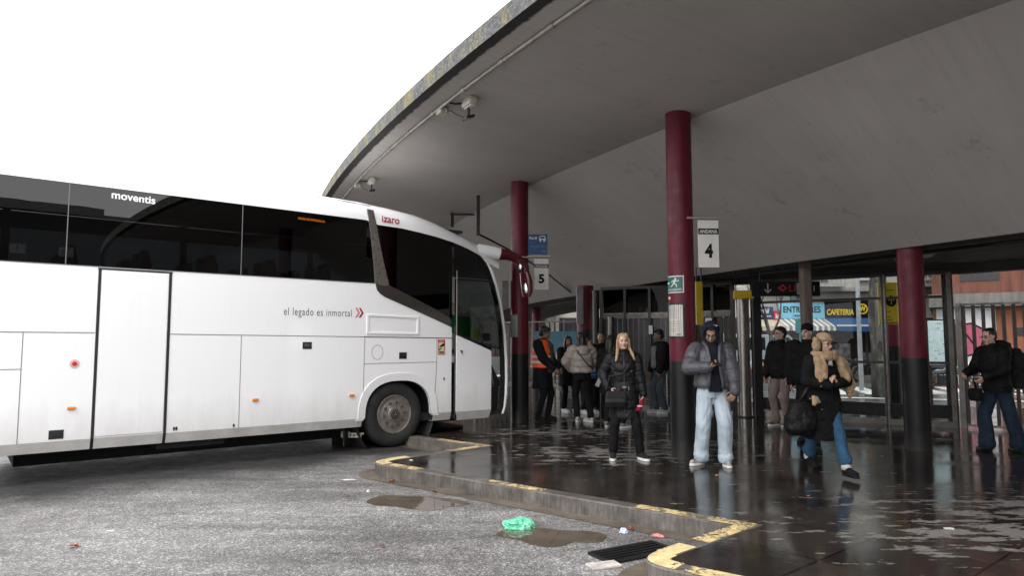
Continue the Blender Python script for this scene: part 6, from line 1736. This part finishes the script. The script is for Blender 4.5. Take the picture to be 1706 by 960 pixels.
for zz in (1.06, 1.16): mb.stack([(0, 0, zz * k, .231 * k, .191 * k), (0, 0, (zz + .045) * k, .231 * k, .189 * k)], pw=2.3)
mb.build('silver_band', pm('reflective_silver', (.62, .60, .62), .4, var=.15), vv, True)
mb = MB(); mb.tube([(.20 * k, -.10, 1.35 * k), (.05, -.195 * k, 1.22 * k), (.0, -.205 * k, 1.0 * k)], .016, 8)
mb.capsule((.10, -.12, 1.38 * k), .075, (.06, -.15, .95 * k), .09); mb.capsule((.0, -.13, 1.38 * k), .06, (.0, -.16, .95 * k), .085)
fuse(mb, 'grey_sweater', cloth('grey_brown_knit', (.09, .075, .065), .9), t, .012, 2)
# 5 woman in beige puffer seen from behind
PUF = pm('beige_puffer', (.34, .29, .255), .55, var=.2, bmp=.2, bscale=30)
t, J, Hd, HM, hs, k = person('woman with dark hair in a beige puffer jacket seen from behind', 1.34, 13.35, R(188), 1.72, SK_M, female=True, vox=.009, feet={'L': (.08, -.05), 'R': (-.17, .02)}, foot_ang={'L': -20, 'R': 35}, hands={'L': (.16, -.24, 1.02), 'R': (-.16, -.24, 1.02)}, elbow_hint={'L': (.9, .4, 0), 'R': (-.9, .4, 0)}, hair='longback', hair_m=H_DARK,
    coat=dict(m=PUF, off=.062, hem=.95, puff=.020, sp=.10, collar=.02, name='puffer_jacket'), trousers=dict(m=BLK, w=1.05), shoes=(pm('pale_trainer', (.42, .38, .35), .5, var=.4, scale=20), W_SOLE))
mb = MB(); mb.sph((0, .12, 1.42 * k), (.15, .08, .075)); mb.sph((0, .14, 1.37 * k), (.10, .06, .07)); fuse(mb, 'hood', PUF, t, .009, 2, wrinkle(3, .010, 14, (1, 1, 1)))
o = strap(t, [(-.20, .13, 1.02 * k), (-.02, .215, 1.18 * k), (.12, .19, 1.36 * k), (.14, .05, 1.47 * k)], M_black, .010)
# 6.. people of the queue
t, J, Hd, HM, hs, k = person('person in a dark coat with hands at the face, right of the worker', 1.22, 15.2, R(20), 1.66, SK_M, female=True, vox=.012, hands={'L': (.05, -.24, 1.24), 'R': (-.06, -.26, 1.2)}, hair='longback', hair_m=H_DARK, coat=dict(m=BLK2, off=.045, hem=.62, name='coat'), shoes=(W_SOLE, W_SOLE), feet={'L': (.12, -.1), 'R': (-.08, .05)}, foot_ang={'L': 40, 'R': 20})
t, J, Hd, HM, hs, k = person('person in a dark cap behind the carrier of the blue bag', 1.60, 16.3, R(-30), 1.70, SK_M, vox=.012, hair='cap', hair_m=BLK, coat=dict(m=BLK, off=.035, hem=.86), hands={'L': (.2, -.2, .95), 'R': (-.2, -.2, .95)})
t, J, Hd, HM, hs, k = person('person in a grey top carrying a blue bag in front', 1.62, 15.0, R(28), 1.64, SK_M, vox=.012, hair='short', hair_m=H_DARK, coat=dict(m=cloth('dark_grey_cloth', (.04, .04, .042), .85), off=.03, hem=.86), hands={'L': (.13, -.26, 1.08), 'R': (-.13, -.26, 1.08)}, head=(10, 18, 0), trousers=dict(m=cloth('dark_trousers', (.02, .02, .022))), shoes=(W_SOLE, W_SOLE), foot_ang={'L': 30, 'R': 5})
bb = thing('blue_bag', 'bright blue carrier bag with white letters held in front of a person in the queue', 'bag', t.location, t.rotation_euler[2] + R(-22))
mb = MB(); mb.stack([(0, -.31, .82 * k, .19, .07), (0, -.31, .95 * k, .20, .085), (0, -.31, 1.12 * k, .19, .06), (0, -.31, 1.15 * k, .185, .03)], pw=5); fuse(mb, 'sack', pm('blue_plastic', (.01, .075, .26), .35, var=.25), bb, .010, 2, wrinkle(5, .008, 10))
text('bag_letters', 'GO', -.10, .97 * k, .19, .10, M_sign_w, bb, -.404, bold=.03)
mb = MB(); mb.rect(-.12, .90 * k, .12, .915 * k, -.404, .003); mb.build('bag_line', pm('bag_pale_line', (.25, .35, .55), .5), bb)
t, J, Hd, HM, hs, k = person('short-haired man in dark clothes facing the camera behind the beige jacket', 1.98, 15.4, R(-8), 1.76, SK_M, vox=.012, hair='short', hair_m=pm('shaved_hair', (.04, .028, .022), .7), coat=dict(m=BLK, off=.035, hem=.84), shoes=(M_black, W_SOLE))
t, J, Hd, HM, hs, k = person('dark-haired person in a black padded coat just left of the blonde woman', 1.80, 12.6, R(150), 1.66, SK_M, female=True, vox=.011, hair='longback', hair_m=H_DARK, coat=dict(m=BLK, off=.055, hem=.62, puff=.012, name='coat'), shoes=(pm('black_white_trainer', (.2, .2, .2), .5, var=1.0, scale=26), W_SOLE), feet={'L': (.10, 0), 'R': (-.22, .05)}, foot_ang={'L': 10, 'R': -30})
mb = MB(); mb.box((0, 0, 0), (.075, .03, .42), M=Matrix.Rotation(R(26), 3, 'Y')); o = mb.build('rolled_board', pm('pale_grey_card', (.28, .28, .29), .5), bevel=.006); o.location = (1.62, 12.55, .92); tag(o, 'pale grey flat board held upright between the beige and the black coats', 'board')
# man in profile at the gate
t, J, Hd, HM, hs, k = person('man in black jacket and jeans in left profile before the fluted gate', 3.22, 15.05, R(-82), 1.80, SK_D, vox=.011, feet={'L': (.08, .06), 'R': (-.10, -.08)}, foot_ang={'L': 0, 'R': -10}, hair='curly', hair_m=H_DARK, coat=dict(m=BLK, off=.045, hem=.90), trousers=dict(m=cloth('washed_dark_denim', (.06, .075, .09), .85), w=1.15), shoes=(pm('pale_grey_trainer', (.40, .40, .40), .5, var=.3), W_SOLE), hands={'L': (.2, -.1, .86), 'R': (-.2, -.16, .9)}, head=(0, 6, 0))
mb = MB(); mb.capsule((.05, -.13, 1.36 * k), .06, (.04, -.13, 1.0 * k), .075); mb.capsule((-.05, -.13, 1.36 * k), .06, (-.04, -.13, 1.0 * k), .075); fuse(mb, 'grey_sweatshirt', cloth('pale_grey_sweat', (.17, .17, .17), .9), t, .012, 2)
bp = thing('backpack', 'black backpack on the man in left profile', 'backpack', t.location, t.rotation_euler[2]); mb = MB(); mb.stack([(0, .24, .98 * k, .14, .08), (0, .26, 1.1 * k, .155, .11), (0, .25, 1.32 * k, .14, .09), (0, .23, 1.42 * k, .10, .05)], pw=3); fuse(mb, 'pack', BLK, bp, .012, 2)
strap(bp, [(.12, .18, 1.4 * k), (.13, .0, 1.47 * k), (.13, -.13, 1.3 * k), (.15, .0, 1.05 * k), (.12, .18, 1.02 * k)], BLK, .016)
# man in black jacket and beige trousers, facing left
t, J, Hd, HM, hs, k = person('man with glasses, black jacket and taupe trousers facing left', 4.95, 12.75, R(-62), 1.80, SK_L, vox=.0095, feet={'L': (.10, .02), 'R': (-.11, -.04)}, foot_ang={'L': 2, 'R': -10}, hair='curly', hair_m=H_DARK, head=(-8, -4, 0), coat=dict(m=cloth('black_softshell', (.009, .009, .010), .7), off=.05, hem=.84, collar=.06), trousers=dict(m=cloth('taupe_chino', (.215, .165, .15), .85, var=.2), w=1.15), shoes=(pm('black_white_sneaker', (.12, .12, .12), .5, var=1.0, scale=18), W_SOLE), hands={'L': (.24, -.12, .86), 'R': (-.24, -.14, .88)})
glasses(t, Hd, hs); mb = MB(); mb.tube([(.09, .02, 1.49 * k), (.06, .09, 1.53 * k), (-.06, .09, 1.53 * k), (-.09, .02, 1.49 * k)], .022, 8); mb.build('pale_collar', pm('pale_collar', (.30, .31, .33), .7), t, True)
# man with cap and backpack behind the fur hat
t, J, Hd, HM, hs, k = person('tall person in a dark hat standing right behind the woman in the fur hat', 4.55, 10.65, R(-40), 1.80, SK_L, vox=.011, hair='beanie', hair_m=cloth('dark_felt', (.010, .010, .014), .8), coat=dict(m=BLK, off=.06, hem=.85, collar=.05), head=(-10, 0, 0), trousers=dict(m=BLK))
bp = thing('backpack', 'black backpack on the tall person behind the woman in the fur hat', 'backpack', t.location, t.rotation_euler[2]); mb = MB(); mb.stack([(.04, .26, .98 * k, .16, .09), (.04, .29, 1.12 * k, .185, .13), (.04, .28, 1.34 * k, .17, .11), (.04, .25, 1.46 * k, .12, .06)], pw=3); fuse(mb, 'pack', BLK2, bp, .012, 2, wrinkle(2, .01, 10)); strap(bp, [(.14, .18, 1.42 * k), (.15, .0, 1.48 * k), (.15, -.15, 1.3 * k), (.17, .0, 1.05 * k), (.14, .18, 1.02 * k)], BLK, .016)
# man at right with backpack, walking left
t, J, Hd, HM, hs, k = person('man in a black hooded jacket and blue jeans at the right edge', 6.80, 9.75, R(-80), 1.72, SK_L, vox=.0095, feet={'L': (.10, .22), 'R': (-.10, -.10)}, foot_ang={'L': 0, 'R': 0}, lean=(0, -.05), hair='short', hair_m=H_DARK, head=(0, 8, 0), coat=dict(m=cloth('black_shell', (.010, .010, .011), .65), off=.035, hem=.84, collar=.06), trousers=dict(m=cloth('dark_blue_denim', (.020, .032, .052), .85), w=1.25, hem=.095, cut=.02), hands={'L': (.16, -.36, 1.06), 'R': (-.14, -.38, 1.10)}, curl=(1.2, 1.2))
glasses(t, Hd, hs); mb = MB(); mb.sph((0, .08, 1.50 * k), (.15, .10, .08)); mb.sph((0, .12, 1.44 * k), (.14, .09, .08)); fuse(mb, 'folded_hood', cloth('black_shell', (.01, .01, .011)), t, .010, 2, wrinkle(2, .010, 12))
bp = thing('backpack', 'large black backpack with a yellow tab on the man at the right edge', 'backpack', t.location, t.rotation_euler[2]); mb = MB(); mb.stack([(0, .26, .90 * k, .17, .10), (0, .31, 1.05 * k, .19, .16), (0, .30, 1.30 * k, .18, .14), (0, .24, 1.46 * k, .13, .07)], pw=3); fuse(mb, 'pack', BLK2, bp, .011, 2, wrinkle(2, .012, 10)); strap(bp, [(-.14, .18, 1.42 * k), (-.19, .02, 1.47 * k), (-.235, -.08, 1.30 * k), (-.26, .05, 1.05 * k), (-.16, .2, .98 * k)], pm('strap_grey', (.06, .06, .06), .6), .014)
mb = MB(); mb.box((-.25, .10, 1.02 * k), (.02, .05, .07)); mb.build('yellow_tab', pm('dull_yellow', (.30, .22, .03), .6), bp)
hb = thing('hand_bag', 'small black bag hanging from the hands of the man at the right edge', 'bag', t.location, t.rotation_euler[2]); mb = MB(); mb.stack([(0, -.36, .72 * k, .08, .05), (0, -.36, .80 * k, .10, .07), (0, -.36, .90 * k, .09, .05)], pw=3); fuse(mb, 'pouch', BLK, hb, .012, 2); strap(hb, [(0, -.36, .9 * k), (.0, -.38, 1.06 * k), (.02, -.36, .9 * k)], BLK, .010)
S.render.resolution_x = 1024; S.render.resolution_y = 577
